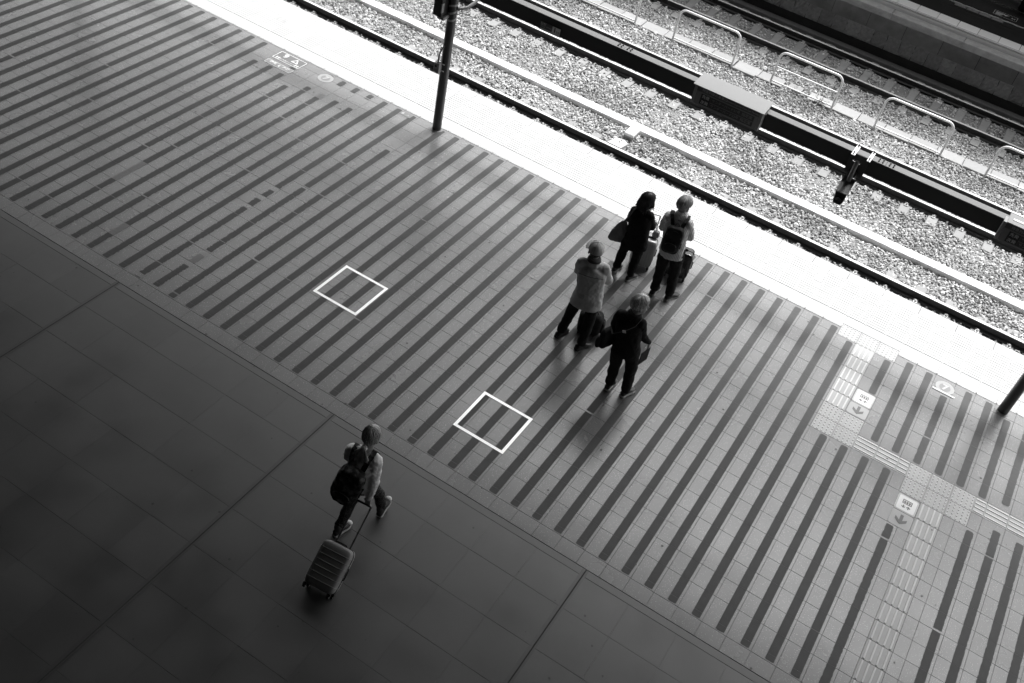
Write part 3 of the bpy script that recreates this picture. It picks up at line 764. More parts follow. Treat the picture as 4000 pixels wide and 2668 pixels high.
for a in (-.03, .03): MB().box(a-.004, a+.004, -.03, .03, .0895, .0915).build('lid_slot', black_m, t)
# weed growing at the second railing
t = tag(empty('weed', (-3.22, 21.90, GZ)), 'low scrubby weed growing at the foot of the railing', 'plant')
leaf_m = mat('weed_leaf', .06, .7, obj_rand=.2); stem_m = mat('weed_stem', .08, .8)
mb = MB(); st = MB(); rr_ = random.Random(4)
for k in range(14):
    a = rr_.uniform(0, 6.28); ln = rr_.uniform(.10, .24); tip = Vector((math.cos(a)*ln*.9, math.sin(a)*ln*.5, rr_.uniform(.06, .20)))
    st.tube([(0, 0, 0), tip*.5+Vector((0, 0, .03)), tip], [.004, .003, .001], 5)
    for j in range(16):
        p = tip*rr_.uniform(.3, 1.05)+Vector((0, 0, .03)); d = Vector((rr_.uniform(-1, 1), rr_.uniform(-1, 1), rr_.uniform(-.3, .8))).normalized(); sd_ = d.cross(Vector((0, 0, 1))).normalized()
        l_ = rr_.uniform(.016, .034); mb.quad([p, p+d*l_*.5+sd_*l_*.25, p+d*l_, p+d*l_*.5-sd_*l_*.25])
mb.build('foliage', leaf_m, t); st.build('stem', stem_m, t)

# ------------------------------------------------------------------ pipe railings between the second and third track
def railing(label, xa, xb, mid):
    t = tag(empty('pipe_railing', ((xa+xb)/2, 21.90, GZ)), label, 'railing', 'pipe railings between the tracks'); w = (xb-xa)/2; hgt = -.455-GZ; r = .16
    pts = [(-w, 0, -.1), (-w, 0, hgt-r)] + [(-w+r-r*math.cos(R(a)), 0, hgt-r+r*math.sin(R(a))) for a in range(15, 91, 15)] + [(w-r+r*math.sin(R(a)), 0, hgt-r+r*math.cos(R(a))) for a in range(0, 76, 15)] + [(w, 0, hgt-r), (w, 0, -.1)]
    MB().tube(pts, .026, 12).build('hoop', steel_m, t)
    MB().tube([(-w, 0, .12), (w, 0, .12)], .017, 10).build('bottom_rail', steel_m, t)
    if mid: MB().tube([(-w, 0, .465), (w, 0, .465)], .017, 10).build('middle_rail', steel_m, t)
    return t
railing('pipe railing at the top edge with only its right post in view', -9.44, -7.93, False)
railing('pipe railing left of the one with a middle bar', -6.92, -5.38, False)
railing('pipe railing with a middle bar and a weed at its foot', -4.40, -2.90, True)
railing('pipe railing right of the one with a middle bar, behind the hanging camera', -1.887, -.37, False)
railing('pipe railing cut off by the right edge of the picture', .645, 2.16, False)

# ------------------------------------------------------------------ poles on the platform edge
def pole(label, x, y=13.02, r=.077, h=6.0):
    t = tag(empty('platform_pole', (x, y, 0)), label, 'pole', 'dark round poles along the platform edge')
    MB().tube([(0, 0, 0.002), (0, 0, h)], r, 32).build('shaft', pole_m, t)
    MB().prism([(r*1.5*math.cos(k*math.pi/16), r*1.5*math.sin(k*math.pi/16)) for k in range(32)], .0005, .0035).build('base_collar', tile2_m, t)
    return t
p1 = pole('tall dark pole with a small switch box, left of the standing people', -7.685)
p2 = pole('dark pole cut off by the right edge of the picture', 2.215)
p3 = pole('far dark pole beyond the upper left corner, seen only mirrored in the floor', -16.4, r=.14)
# fittings of the first pole
sb = tag(empty('switch_box', (-7.745, 12.93, 1.20)), 'small grey push button box strapped to the tall pole', 'switch box')
MB().box(-.052, .052, -.085, -.002, -.085, .085).build('box_body', box_m, sb)
MB().cyl((-.008, -.085, .03), .022, .004, 16, axis=(0, -1, 0)).build('button', black_m, sb)
MB().box(-.040, .034, -.0868, -.0852, -.065, -.02).build('label_plate', mat('label_grey', .18, .5), sb)
MB().tube([(.0, -.04, .085), (.0, -.04, .20), (.018, -.035, .29), (.035, -.01, .35), (.04, .03, .38)], .014, 10).build('conduit', box_m, sb)
for z in (.06, -.06): MB().box(.03, .10, -.01, .004, z-.006, z+.006).build('strap', steel_m, sb)
ub = tag(empty('speaker_box', (-7.80, 12.86, 2.28)), 'black box mounted high on the tall pole', 'equipment box')
MB().box(-.075, .075, -.10, .10, -.17, .30).build('box_body', black_m, ub); MB().box(.060, .078, -.102, -.04, -.10, .05).build('side_label', box_m, ub)
MB().box(-.01, .11, -.07, .10, -.22, -.172).build('bracket', box_m, ub)
for k, z in enumerate((2.03, 2.13, 2.23)):
    mb = MB(); n = 32; rr0 = .0782; v = []; f = []
    for j in range(n):
        a = 2*math.pi*j/n; zz = z + .03*math.sin(a*1+k)-2.0; v += [(rr0*math.cos(a), rr0*math.sin(a), 2.0+zz), (rr0*math.cos(a), rr0*math.sin(a), 2.0+zz+.035)]
    for j in range(n): a = 2*j; b = 2*((j+1) % n); f.append((a, b, b+1, a+1))
    mb.add(v, f, True).build('warning_tape', mat_plate2, p1)
arm = tag(empty('beam_arm', (-7.61, 13.03, 2.22)), 'curved dark pipe arm joining the tall pole to the overhead beam', 'pipe arm')
MB().tube([(-.02, .02, 0), (.05, .05, 0), (.11, .12, .02), (.15, .22, .07), (.17, .33, .13), (.18, .45, .16)], .026, 12).build('pipe', box_m, arm)
MB().cyl((-.005, .012, 0), .045, .03, 16, axis=(.8, .6, 0)).build('flange', box_m, arm)

# ------------------------------------------------------------------ overhead beam with signs and camera
bm_ = tag(empty('overhead_beam', (-1.0, 13.52, 2.5)), 'long dark steel beam carrying the signs above the platform edge', 'beam')
y0, y1, yw, zt, zb = 13.45-13.52, 13.59-13.52, 0.0, 0.0, -.232
segs = [(-14.9, -4.945), (-4.94, -.80), (-.795, 9.0)]
for a, b in segs:
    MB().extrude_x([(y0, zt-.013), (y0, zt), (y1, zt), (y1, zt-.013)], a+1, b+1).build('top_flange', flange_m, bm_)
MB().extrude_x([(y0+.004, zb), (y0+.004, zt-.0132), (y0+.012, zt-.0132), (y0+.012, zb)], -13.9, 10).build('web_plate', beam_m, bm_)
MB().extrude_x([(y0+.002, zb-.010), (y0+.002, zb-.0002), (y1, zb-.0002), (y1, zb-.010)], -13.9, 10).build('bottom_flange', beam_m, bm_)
for xc in (-4.943, -.797):
    for dx in (-.105, -.05, .05, .105):
        for dy in (-.03, .03):
            m_ = MB(); m_.cyl((xc+1+dx, dy, 0), .013, .014, 6, smooth=False); m_.cyl((xc+1+dx, dy, .014), .007, .012, 8); m_.build('bolt', pole_m, bm_)
for xa, xb in ((-1.273, -1.218), (-1.043, -.995)):
    MB().box(xa+1, xb+1, 13.35-13.52, 13.64-13.52, .001, .010).build('clamp_plate', steel_m, bm_)
    for y in (13.385, 13.615): MB().cyl(((xa+xb)/2+1, y-13.52, -.02), .009, .075, 8).build('clamp_bolt', pole_m, bm_)

def departure_sign(label, xa, xb, hood):
    t = tag(empty('departure_sign', ((xa+xb)/2, 13.38, 2.26)), label, 'departure sign', 'departure signs hung on the beam'); w = (xb-xa)/2; h = .285; f = -.08
    MB().box(-w+.045, w-.045, f, .075, 0, h-.002).build('housing', sign_face_m, t)
    for s in (-1, 1):
        a, b = (-w, -w+.040) if s < 0 else (w-.040, w); MB().box(a, b, f+.004, .08, -.004, h+.0).build('end_cap', box_m, t)
    MB().box(-w+.046, w-.046, f-.0025, f-.0005, h-.075, h-.006).build('header_panel', mat_hd, t)
    MB().box(-w+.13, -w+.285, f-.0025, f-.0005, .028, h-.095).build('label_panel', sign_dark_m, t)
    MB().box(-w+.287, w-.10, f-.0025, f-.0005, .108, h-.095).build('display_panel', mat_led, t)
    MB().box(-w+.287, w-.10, f-.0025, f-.0005, .028, .098).build('display_panel', mat_led, t)
    fy = f-.0035
    text('lettering', '特急列車の乗車口', .050, letter_dim_m, t, wallm(-w+.325, fy, h-.040)); text('lettering', 'Limited Express Train Car Number', .036, letter_dim_m, t, wallm(w-.30, fy, h-.042))
    text('lettering', '先発', .060, letter_m, t, wallm(-w+.207, fy, .150)); text('lettering', '次発', .060, letter_m, t, wallm(-w+.207, fy, .064))
    text('lettering', 'サンダーバード21号', .050, greylet_m, t, wallm(-w+.53, fy, .150)); text('lettering', 'サンダーバード23号', .050, greylet_m, t, wallm(-w+.53, fy, .064))
    text('lettering', '指定席', .056, greylet_m, t, wallm(w-.21, fy, .150)); text('lettering', '指定席', .056, greylet_m, t, wallm(w-.21, fy, .064))
    if hood:
        MB().add([(-w-.02, f-.045, h+.012), (w+.02, f-.045, h+.012), (w+.02, .24, h+.045), (-w-.02, .24, h+.045), (-w-.02, f-.045, h+.024), (w+.02, f-.045, h+.024), (w+.02, .24, h+.057), (-w-.02, .24, h+.057)],
                 [(0, 3, 2, 1), (4, 5, 6, 7), (0, 1, 5, 4), (1, 2, 6, 5), (2, 3, 7, 6), (3, 0, 4, 7)]).build('hood', sign_hood_m, t)
        for s in (-1, 1): MB().add([(s*(w+.0195), f-.03, h+.012), (s*(w+.0195), .12, h+.028), (s*(w+.0195), .06, h-.07)], [(0, 1, 2)]).build('hood_gusset', sign_hood_m, t)
    else:
        MB().box(-w+.041, w-.041, f+.0, .19, h+.0, h+.012).build('top_cover', sign_hood_m, t)
        MB().box(-w+.10, w-.10, .02, .06, h+.013, h+.02).build('latch_plate', steel_m, t)
    return t
mat_hd = mat('sign_header', .075, .4); mat_led = mat('led_panel', .035, .3)
departure_sign('hooded departure sign hanging between the tall pole and the hanging camera', -3.675, -2.600, True)
departure_sign('departure sign cut off by the right edge of the picture', .888, 1.96, False)
hs = tag(empty('train_name_sign', (-6.175, 13.440, 2.32)), 'small white and grey car number plate on the beam right of the tall pole', 'sign')
flat_v = lambda name, x0, x1, z0, z1, y, m: MB().box(x0, x1, y, y+.002, z0, z1).build(name, m, hs)
hz = .068; hw = .180
flat_v('plate', -hw, hw, -hz, hz, -.004, mat('plate_grey', .10, .4)); flat_v('number_panel', .035, hw-.004, -hz+.034, hz-.004, -.0065, mat('plate_white', .8, .4)); flat_v('foot_panel', -hw+.004, hw-.004, -hz+.003, -hz+.033, -.0065, MATS['plate_white'])
text('lettering', 'ひだ', .052, letter_m, hs, wallm(-.125, -.0078, .038)); text('lettering', 'HIDA', .034, letter_dim_m, hs, wallm(-.125, -.0078, -.006))
text('number', '1', .098, darklet_m, hs, wallm(.082, -.0085, .012), bold=.004); text('lettering', '号車', .034, darklet_m, hs, wallm(.138, -.0085, -.004)); text('lettering', 'Car No.', .015, darklet_m, hs, wallm(.138, -.0085, -.026))
text('lettering', '4両編成', .027, letter_dim_m, hs, wallm(-.022, -.0078, .008)); text('lettering', '← 足元△の乗車口はこちらへ', .021, darklet_m, hs, wallm(.01, -.0085, -.052))

cmr = tag(empty('hanging_camera', (-1.147, 13.31, 2.2)), 'dark surveillance camera on a pipe bracket hanging from the beam', 'camera')
MB().box(-.135, .135, .125, .133, -.02, .30).build('back_plate', pole_m, cmr)
m_ = MB(); m_.tube([(0, 0, .265), (0, 0, -.06)], .031, 20, caps=False); m_.tube([(0, 0, .265), (0, 0, -.06)], .027, 20, caps=False); m_.build('pipe', mat('camera_pipe', .14, .4), cmr)
MB().box(-.06, .06, .03, .124, -.01, .05).build('pipe_clamp', pole_m, cmr); MB().tube([(-.07, .0, .25), (.045, .0, .235)], .004, 6).build('clamp_screw', steel_m, cmr)
m_ = MB(); m_.add([(-.09, .06, -.05), (.09, .06, -.05), (.085, -.17, -.19), (-.085, -.17, -.19), (-.09, .06, -.035), (.09, .06, -.035), (.085, -.17, -.175), (-.085, -.17, -.175)], [(0, 3, 2, 1), (4, 7, 6, 5)[::-1], (0, 1, 5, 4), (1, 2, 6, 5), (2, 3, 7, 6), (3, 0, 4, 7)]); m_.build('sun_shield', mat('camera_shield', .16, .5), cmr)
m_ = MB(); m_.add([(-.08, .05, -.06), (.08, .05, -.06), (.08, -.165, -.195), (-.08, -.165, -.195), (-.075, .0, -.22), (.075, .0, -.22), (.07, -.15, -.34), (-.07, -.15, -.34), (-.05, -.185, -.36), (.05, -.185, -.36)],
    [(0, 1, 2, 3), (3, 2, 9, 8), (8, 9, 6, 7), (4, 7, 6, 5), (0, 4, 5, 1), (1, 5, 6, 9, 2), (0, 3, 8, 7, 4)]); m_.build('camera_body', black_m, cmr)
MB().cyl((0, -.172, -.285), .045, .012, 24, axis=(0, -1, -.25)).build('lens', mat('lens_glass', .01, .08), cmr)
MB().tube([(.03, .02, -.04), (.06, .0, -.10), (.05, -.03, -.15)], .005, 6).build('cable', black_m, cmr)

# ------------------------------------------------------------------ far platform furniture
pp = tag(MB().tube([(-20, 25.545, .045), (12, 25.545, .045)], .017, 10).build('handrail_pipe', steel_m), 'thin bright pipe along the opposite platform edge', 'pipe')
tw = []
for k in range(0, 260): tw.append((-16+.1*k, 26.90+.006*math.sin(k*1.9), .10+.006*math.cos(k*1.9)))
tag(MB().tube(tw, .012, 8).build('rope', steel_m), 'bright twisted rope stretched along the opposite platform', 'rope')
plt_m = mat('far_plate', .12, .9, spec=.1); pw = mat('far_plate_print', .03, .5)
for k, lab in enumerate(('leftmost', 'second', 'third', 'last')):
    t = tag(empty('floor_plate', (-1.70+.31*k, 27.09, 0)), '%s dark lettered floor plate behind the rope on the opposite platform' % lab, 'floor plate', 'dark plates on the opposite platform')
    flat('plate', rounded_rect(-.148, .148, -.115, .115, .005), .004, plt_m, t)
    for c in range(5):
        for r_ in range(2): MB().quad([(-.12+.052*c, -.07+.09*r_, .0055), (-.088+.052*c, -.07+.09*r_, .0055), (-.088+.052*c, -.02+.09*r_, .0055), (-.12+.052*c, -.02+.09*r_, .0055)]).build('glyph', pw, t)
fs_m = mat('far_sign_black', .015, .9, spec=.05); fs_w = mat('far_sign_white', .5, .5)
for cx, lab in ((-.66, 'white outlined black floor sign at the top right of the opposite platform'), (-2.18, 'white outlined black floor sign cut by the top edge on the opposite platform')):
    t = tag(empty('floor_sign', (cx, 27.51, 0)), lab, 'floor sign', 'outlined signs on the opposite platform')
    flat('plate', [(-.29, -.142), (.29, -.142), (.29, .142), (-.29, .142)], .004, fs_m, t)
    frame([(-.29, -.142), (.29, -.142), (.29, .142), (-.29, .142)], [(-.283, -.135), (.283, -.135), (.283, .135), (-.283, .135)], .0056).build('border', fs_w, t)
    MB().prism([(.0, -.02), (.09, .08), (.0, .05), (-.08, .08)], .0042, .0058).build('arrow', greylet_m, t)
    for k in range(4): MB().quad([(-.24, -.10+.05*k, .0056), (-.10+.02*k, -.10+.05*k, .0056), (-.10+.02*k, -.075+.05*k, .0056), (-.24, -.075+.05*k, .0056)]).build('print_line', greylet_m, t)
    text('lettering', 'M', .13, greylet_m, t, flatm(.2, 0, .0056, math.pi))
tag(MB().tube([(-16, 28.70, .06), (10, 28.70, .06)], .030, 12).build('handrail_pipe', steel_m), 'bright thick pipe in the top right corner beyond the opposite platform', 'pipe')
tag(MB().tube([(-16, 28.05, .03), (10, 28.05, .03)], .012, 8).build('handrail_pipe', box_m), 'dull thin pipe beyond the black floor signs of the opposite platform', 'pipe')
t = tag(empty('equipment_case', (-.15, 28.42, 0)), 'black case standing in the far top right corner', 'case')
MB().box(-.35, .35, -.12, .12, 0, .30, .02).build('case_body', black_m, t); MB().box(-.08, .08, -.02, .02, .30, .33).build('handle', black_m, t)
# ------------------------------------------------------------------ organic shapes
def cap(mb, p0, p1, r0, r1, n=14, flat_axis=None, flat=1.0):
    p0, p1 = Vector(p0), Vector(p1); t = (p1-p0); L = t.length; t.normalize()
    a = Vector((0, 0, 1)) if abs(t.z) < .9 else Vector((1, 0, 0)); nx = a.cross(t).normalized(); ny = t.cross(nx)
    rings = []
    for k in range(5):
        th = R(-90+22.5*k); rings.append((p0+t*(r0*math.sin(th)), max(r0*math.cos(th), 1e-4)))
    for k in range(1, 5): rings.append((p0+t*(L*k/5), r0+(r1-r0)*k/5))
    for k in range(5):
        th = R(22.5*k); rings.append((p1+t*(r1*math.sin(th)), max(r1*math.cos(th), 1e-4)))
    v = []; f = []
    fa = Vector(flat_axis).normalized() if flat_axis is not None else None
    for (c, r) in rings:
        for k in range(n):
            o = (nx*math.cos(2*math.pi*k/n)+ny*math.sin(2*math.pi*k/n))*r
            if fa is not None: o = o - fa*(o.dot(fa)*(1-flat))
            v.append(c+o)
    for i in range(len(rings)-1):
        for k in range(n): f.append((i*n+k, i*n+(k+1) % n, (i+1)*n+(k+1) % n, (i+1)*n+k))
    f += [tuple(range(n-1, -1, -1)), tuple(range((len(rings)-1)*n, len(rings)*n))]
    mb.add(v, f, True)
def ell(mb, c, rx, ry, rz, ax=None, ay=None, az=None, n=20, m=14):
    c = Vector(c); ax = Vector(ax or (1, 0, 0)); ay = Vector(ay or (0, 1, 0)); az = Vector(az or (0, 0, 1)); v = []; f = []
    for i in range(m+1):
        th = math.pi*(i+.02)/(m+.04)
        for k in range(n):
            ph = 2*math.pi*k/n; v.append(c+ax*(rx*math.sin(th)*math.cos(ph))+ay*(ry*math.sin(th)*math.sin(ph))+az*(rz*math.cos(th)))
    for i in range(m):
        for k in range(n): f.append((i*n+k, (i+1)*n+k, (i+1)*n+(k+1) % n, i*n+(k+1) % n))
    f += [tuple(range(n)), tuple(range(m*n+n-1, m*n-1, -1))]
    mb.add(v, f, True)
def loft(mb, rings, n=24):          # rings: (centre, right, fwd, rx, ry)
    v = []; f = []
    for (c, ax, ay, rx, ry) in rings:
        c = Vector(c)
        for k in range(n):
            a = 2*math.pi*k/n; ca, sa = math.cos(a), math.sin(a); e = .85
            v.append(c+ax*(rx*math.copysign(abs(ca)**e, ca))+ay*(ry*math.copysign(abs(sa)**e, sa)))
    m = len(rings)
    for i in range(m-1):
        for k in range(n): f.append((i*n+k, i*n+(k+1) % n, (i+1)*n+(k+1) % n, (i+1)*n+k))
    f += [tuple(range(n-1, -1, -1)), tuple(range((m-1)*n, m*n))]
    mb.add(v, f, True)
_tex = {}
def clouds(size, depth=2):
    k = (size, depth)
    if k not in _tex:
        t = bpy.data.textures.new('folds', 'CLOUDS'); t.noise_scale = size; t.noise_depth = depth; _tex[k] = t
    return _tex[k]
def organic(name, mb, m, parent, base, voxel=.010, smooth=6, folds=None):
    me = mb.mesh(name, m); me.transform(Matrix.Translation(-Vector(base)))
    bm = bmesh.new(); bm.from_mesh(me); bmesh.ops.recalc_face_normals(bm, faces=bm.faces); bm.to_mesh(me); bm.free()
    o = bpy.data.objects.new(name, me); COL.objects.link(o)
    r = o.modifiers.new('r', 'REMESH'); r.mode = 'VOXEL'; r.voxel_size = voxel; r.use_smooth_shade = True
    if smooth: s = o.modifiers.new('s', 'SMOOTH'); s.factor = .5; s.iterations = smooth
    for (size, strength) in (folds or []):
        d = o.modifiers.new('d', 'DISPLACE'); d.texture = clouds(size); d.strength = strength; d.mid_level = .5; d.texture_coords = 'LOCAL'
    bpy.context.view_layer.update()
    e = bpy.data.meshes.new_from_object(o.evaluated_get(bpy.context.evaluated_depsgraph_get()))
    bpy.data.objects.remove(o); e.name = name; e.materials.clear(); e.materials.append(m)
    e.polygons.foreach_set('use_smooth', [True]*len(e.polygons))
    return inst(name, e, parent)
def soft_box(mb, c, ax, ay, az, hx, hy, hz, p=4.0, n=40, m=24):
    c = Vector(c); ax, ay, az = Vector(ax), Vector(ay), Vector(az); v = []; f = []
    def sg(x, e): return math.copysign(abs(x)**e, x)
    e = 2/p
    for i in range(m+1):
        th = -math.pi/2+math.pi*(i+.01)/(m+.02)
        for k in range(n):
            ph = 2*math.pi*(k+.5)/n
            v.append(c+ax*(hx*sg(math.cos(th), e)*sg(math.cos(ph), e))+ay*(hy*sg(math.cos(th), e)*sg(math.sin(ph), e))+az*(hz*sg(math.sin(th), e)))
    for i in range(m):
        for k in range(n): f.append((i*n+k, i*n+(k+1) % n, (i+1)*n+(k+1) % n, (i+1)*n+k))
    f += [tuple(range(n-1, -1, -1)), tuple(range(m*n, m*n+n))]
    mb.add(v, f, True); return mb

# ------------------------------------------------------------------ people materials
skin_m = mat('skin', .34, .55, var=.1, vscale=20)
def cloth(name, g, var=.15, rough=.9, bump=.25, bscale=260, vscale=10): return mat(name, g, rough, var=var, vscale=vscale, bump=bump, bscale=bscale, spec=.2)
def hair_mat(name, g):
    m = bpy.data.materials.new(name); m.use_nodes = True; nt = m.node_tree; nd = nt.nodes; b = nd['Principled BSDF']
    b.inputs['Roughness'].default_value = .45; geo = nd.new('ShaderNodeNewGeometry'); mr = nd.new('ShaderNodeMapRange')
    mr.inputs['To Min'].default_value = g*.55; mr.inputs['To Max'].default_value = g*1.4
    cb = nd.new('ShaderNodeCombineColor'); nt.links.new(geo.outputs['Random Per Island'], mr.inputs['Value'])
    for i in range(3): nt.links.new(mr.outputs[0], cb.inputs[i])
    nt.links.new(cb.outputs[0], b.inputs['Base Color']); return m

def norm(v): return Vector(v).normalized()
def shoe(parent, base, heel, toe, upper, sole, w=.046, pitch=0.0, high=False, trim=None):
    heel, toe = Vector(heel), Vector(toe); d = toe-heel; d.z = 0; L = d.length; d.normalize(); s = Vector((d.y, -d.x, 0)); up = Vector((0, 0, 1))
    d3 = (d*math.cos(pitch)+up*math.sin(pitch)); u3 = (up*math.cos(pitch)-d*math.sin(pitch))
    h0 = Vector((heel.x, heel.y, .002)) - Vector(base)
    prof = [(0.0, .55), (.03, .80), (.12, .92), (.30, .86), (.48, .88), (.68, 1.06), (.82, 1.0), (.93, .74), (1.0, .30)]
    mb = MB(); lo = []; hi = []
    ring = [(x*L, w*k) for x, k in prof] + [(x*L, -w*k) for x, k in prof[::-1]]
    v = [h0+d3*x+s*y for x, y in ring] + [h0+d3*x+s*y*1.0+u3*.028 for x, y in ring]; n = len(ring)
    mb.add(v, [tuple(range(n-1, -1, -1)), tuple(range(n, 2*n))]+[(i, (i+1) % n, (i+1) % n+n, i+n) for i in range(n)])
    so = mb.build('sole', sole, None)
    hts = [.075, .088, .092, .105 if not high else .115, .098, .068, .056, .046, .034]
    mb = MB(); rings = []
    for (x, k), h in zip(prof, hts):
        c = h0+d3*(x*L)+u3*(.026+(h-.026)*.42); rings.append((c, s, u3, w*k*.94, (h-.026)*.58))
    loft(mb, rings, 16)
    if high: cap(mb, h0+d3*(.24*L)+u3*.06, h0+d3*(.22*L)+u3*.135, .040, .043)
    sh = mb.build('shoe', upper, parent); so.parent = sh
    lm = MB()
    for k in range(4):
        x = (.42+.085*k)*L; hh = .026+(.098-.011*k*1.6-.026)*1.0
        lm.tube([h0+d3*x-s*.022+u3*(hh-.006), h0+d3*(x+.006)+u3*(hh+.006), h0+d3*(x+.012)+s*.022+u3*(hh-.006)], .003, 5)
    lm.build('laces', trim or sole, sh)
    if high:
        st = MB(); st.add([], []); cc = h0+d3*(.93*L)+u3*.040
        ell(st, cc, .040, .034, .020, ax=s, ay=d3, az=u3, n=14, m=8); st.build('toe_cap', sole, sh)
    return sh
def hand(mb, wrist, knuckle, palm_n, thumb_side, curl=.9, s=1.0):
    """palm plus five unequal bent fingers"""
    w, k = Vector(wrist), Vector(knuckle); d = (k-w).normalized(); pn = Vector(palm_n); pn = (pn-d*pn.dot(d)).normalized(); sd = d.cross(pn).normalized()
    if sd.dot(Vector(thumb_side)) < 0: sd = -sd
    L = (k-w).length
    for t in (-.028, -.009, .010, .028): cap(mb, w+sd*t*.7*s, k+sd*t*s, .013*s, .012*s, 8)
    for t, ln in ((.030, .068), (.010, .076), (-.010, .070), (-.029, .055)):
        p = k+sd*t*s; dd = d; seg = [ln*.45*s, ln*.32*s, ln*.26*s]; rad = .0092*s
        for j, sl_ in enumerate(seg):
            a = curl*(.55 if j == 0 else .8); dd = (dd*math.cos(a)+pn*math.sin(a)).normalized(); q = p+dd*sl_
            cap(mb, p, q, rad, rad*.93, 8); p = q; rad *= .93
    p = w+d*L*.3+sd*.030*s; dd = (d*.7+sd*.6+pn*.35).normalized(); q = p+dd*.042*s; cap(mb, p, q, .012*s, .0105*s, 8)
    dd = (d*.9+pn*.5).normalized(); cap(mb, q, q+dd*.032*s, .0105*s, .009*s, 8)

def person(label, base, J, look, gar, S=1.0):
    """J: world joints. One continuous body, clothing, hair and shoes as its parts."""
    t = tag(empty('person', base), label, 'person'); B = Vector(base); J = {k: Vector(v) for k, v in J.items()}
    rt = (J['Rsh']-J['Lsh']); rt = Vector((rt.x, rt.y, 0)).normalized(); fw = Vector((-rt.y, rt.x, 0)); up = Vector((0, 0, 1))
    hf = norm((look[0], look[1], 0)); hr = Vector((hf.y, -hf.x, 0)); hu = norm(up + hf*look[2])      # head axes
    hf = (hf-hu*hf.dot(hu)).normalized(); hc = J['head']
    # ---- body
    mb = MB(); S0 = S; S = S*1.10; hc = hc-hu*.006
    ell(mb, hc+hu*.028, .077*S, .096*S, .098*S, hr, hf, hu); ell(mb, hc-hu*.045+hf*.022, .058*S, .068*S, .076*S, hr, hf, hu)
    ell(mb, hc-hu*.095+hf*.055, .034*S, .030*S, .028*S, hr, hf, hu)
    cap(mb, hc+hf*.088*S-hu*.005, hc+hf*.103*S-hu*.042, .010, .015, 8)                 # nose
    for s_ in (-1, 1):
        ell(mb, hc+hr*(s_*.079*S)-hf*.008-hu*.02, .012, .022, .034, hr, hf, hu, 12, 8)   # ears
        cap(mb, hc+hr*(s_*.028)+hf*.085*S+hu*.012, hc+hr*(s_*.045)+hf*.078*S+hu*.010, .010, .008, 8)
    cap(mb, hc+hf*.086*S-hu*.072-hr*.018, hc+hf*.086*S-hu*.072+hr*.018, .009, .009, 8)   # lips
    cap(mb, hc-hu*.07-hf*.012, J['neck']-up*.03, .056*S, .062*S); S = S0
    for s_ in 'LR': cap(mb, J['neck']-up*.045, J[s_+'sh'], .042*S, .042*S)
    hip = (J['Lhip']+J['Rhip'])/2; chest = (J['Lsh']+J['Rsh'])/2; ww = gar.get('girth', 1.0)
    def tor(k):
        out = []
        prof = [(-.02, .150, .110), (.12, .158, .118), (.35, .150, .112), (.6, .160, .118), (.82, .165, .112), (.95, .14, .09), (1.04, .075, .065)]
        for f_, rx, ry in prof:
            c = hip.lerp(chest, f_) + (up*.0); out.append((c, rt, fw, rx*S*k, ry*S*k))
        return out
    loft(mb, tor(.90*ww))
    for s_ in 'LR':
        sh, el, wr = J[s_+'sh'], J[s_+'elb'], J[s_+'wri']
        cap(mb, sh, el, .046*S, .038*S); cap(mb, el, wr, .038*S, .026*S)
        hp, kn, an = J[s_+'hip'], J[s_+'kne'], J[s_+'ank']
        cap(mb, hp, kn, .078*S, .052*S); cap(mb, kn, an, .052*S, .034*S)
        cap(mb, an, an+norm(J[s_+'toe']-an)*.10, .034*S, .026*S)
        hd = gar['hands'][s_]; hand(mb, wr, J[s_+'knu'], hd[0], hd[1], hd[2], S)
    organic('body', mb, skin_m, t, B, .0062, 3)
    for s_ in (-1, 1):
        e = MB(); e.sphere(hc+hr*(s_*.034)+hf*.0925*S+hu*.002-B, .0105, 10, 8); e.build('eye', darklet_m, t)
    # ---- upper garment
    k = gar['top']; mb = MB(); g = k.get('loose', 1.10)*ww
    rings = []; hem = k['hem']           # how far below the hip the garment hangs
    full = [(-hem, k.get('hemw', .172), .132), (-hem*.5, .176+.5*(k.get('hemw', .172)-.172), .140), (.08, .176, .138), (.32, .166, .130), (.58, .172, .130), (.80, .176, .122), (.93, .150, .098), (1.02, .085, .072)]
    for f_, rx, ry in full:
        c = hip.lerp(chest, f_) if f_ >= 0 else hip+up*(f_)
        if f_ < 0: c = hip.lerp((J['Lkne']+J['Rkne'])/2, min(.45, -f_/.8)); c.z = hip.z+f_
        rings.append((c, rt, fw, rx*S*g, ry*S*g))
    loft(mb, rings, 28)
    for s_ in 'LR':
        sh, el, wr = J[s_+'sh'], J[s_+'elb'], J[s_+'wri']; sg_ = -1 if s_ == 'L' else 1
        cap(mb, J['neck']-up*.035, sh+up*.006, .062*S, .062*S*k.get('sl', 1)); cap(mb, sh, el, .068*S*k.get('sl', 1), .056*S*k.get('sl', 1)); 
        if k.get('short'): continue
        cap(mb, el, wr.lerp(el, .08), .056*S*k.get('sl', 1), .040*S*k.get('sl', 1))
    if k.get('collar'): 
        cc = J['neck']+up*.015; loft(mb, [(cc-up*.05, rt, fw, .105*S, .092*S), (cc+up*.035, rt, fw, .082*S, .082*S)], 20)
    top = organic(k['name'], mb, k['mat'], t, B, .0085, k.get('smooth', 5), k.get('folds', [(.10, .030), (.035, .010)]))
    # ---- trousers
    k = gar['legs']; mb = MB(); lw = k.get('loose', 1.0)
    loft(mb, [(hip+up*.10, rt, fw, .150*S*ww, .112*S*ww), (hip+up*.0, rt, fw, .166*S*ww, .124*S*ww), (hip-up*.07, rt, fw, .160*S*ww, .116*S*ww), (hip-up*.13, rt, fw, .110*S*ww, .09*S*ww)], 24)
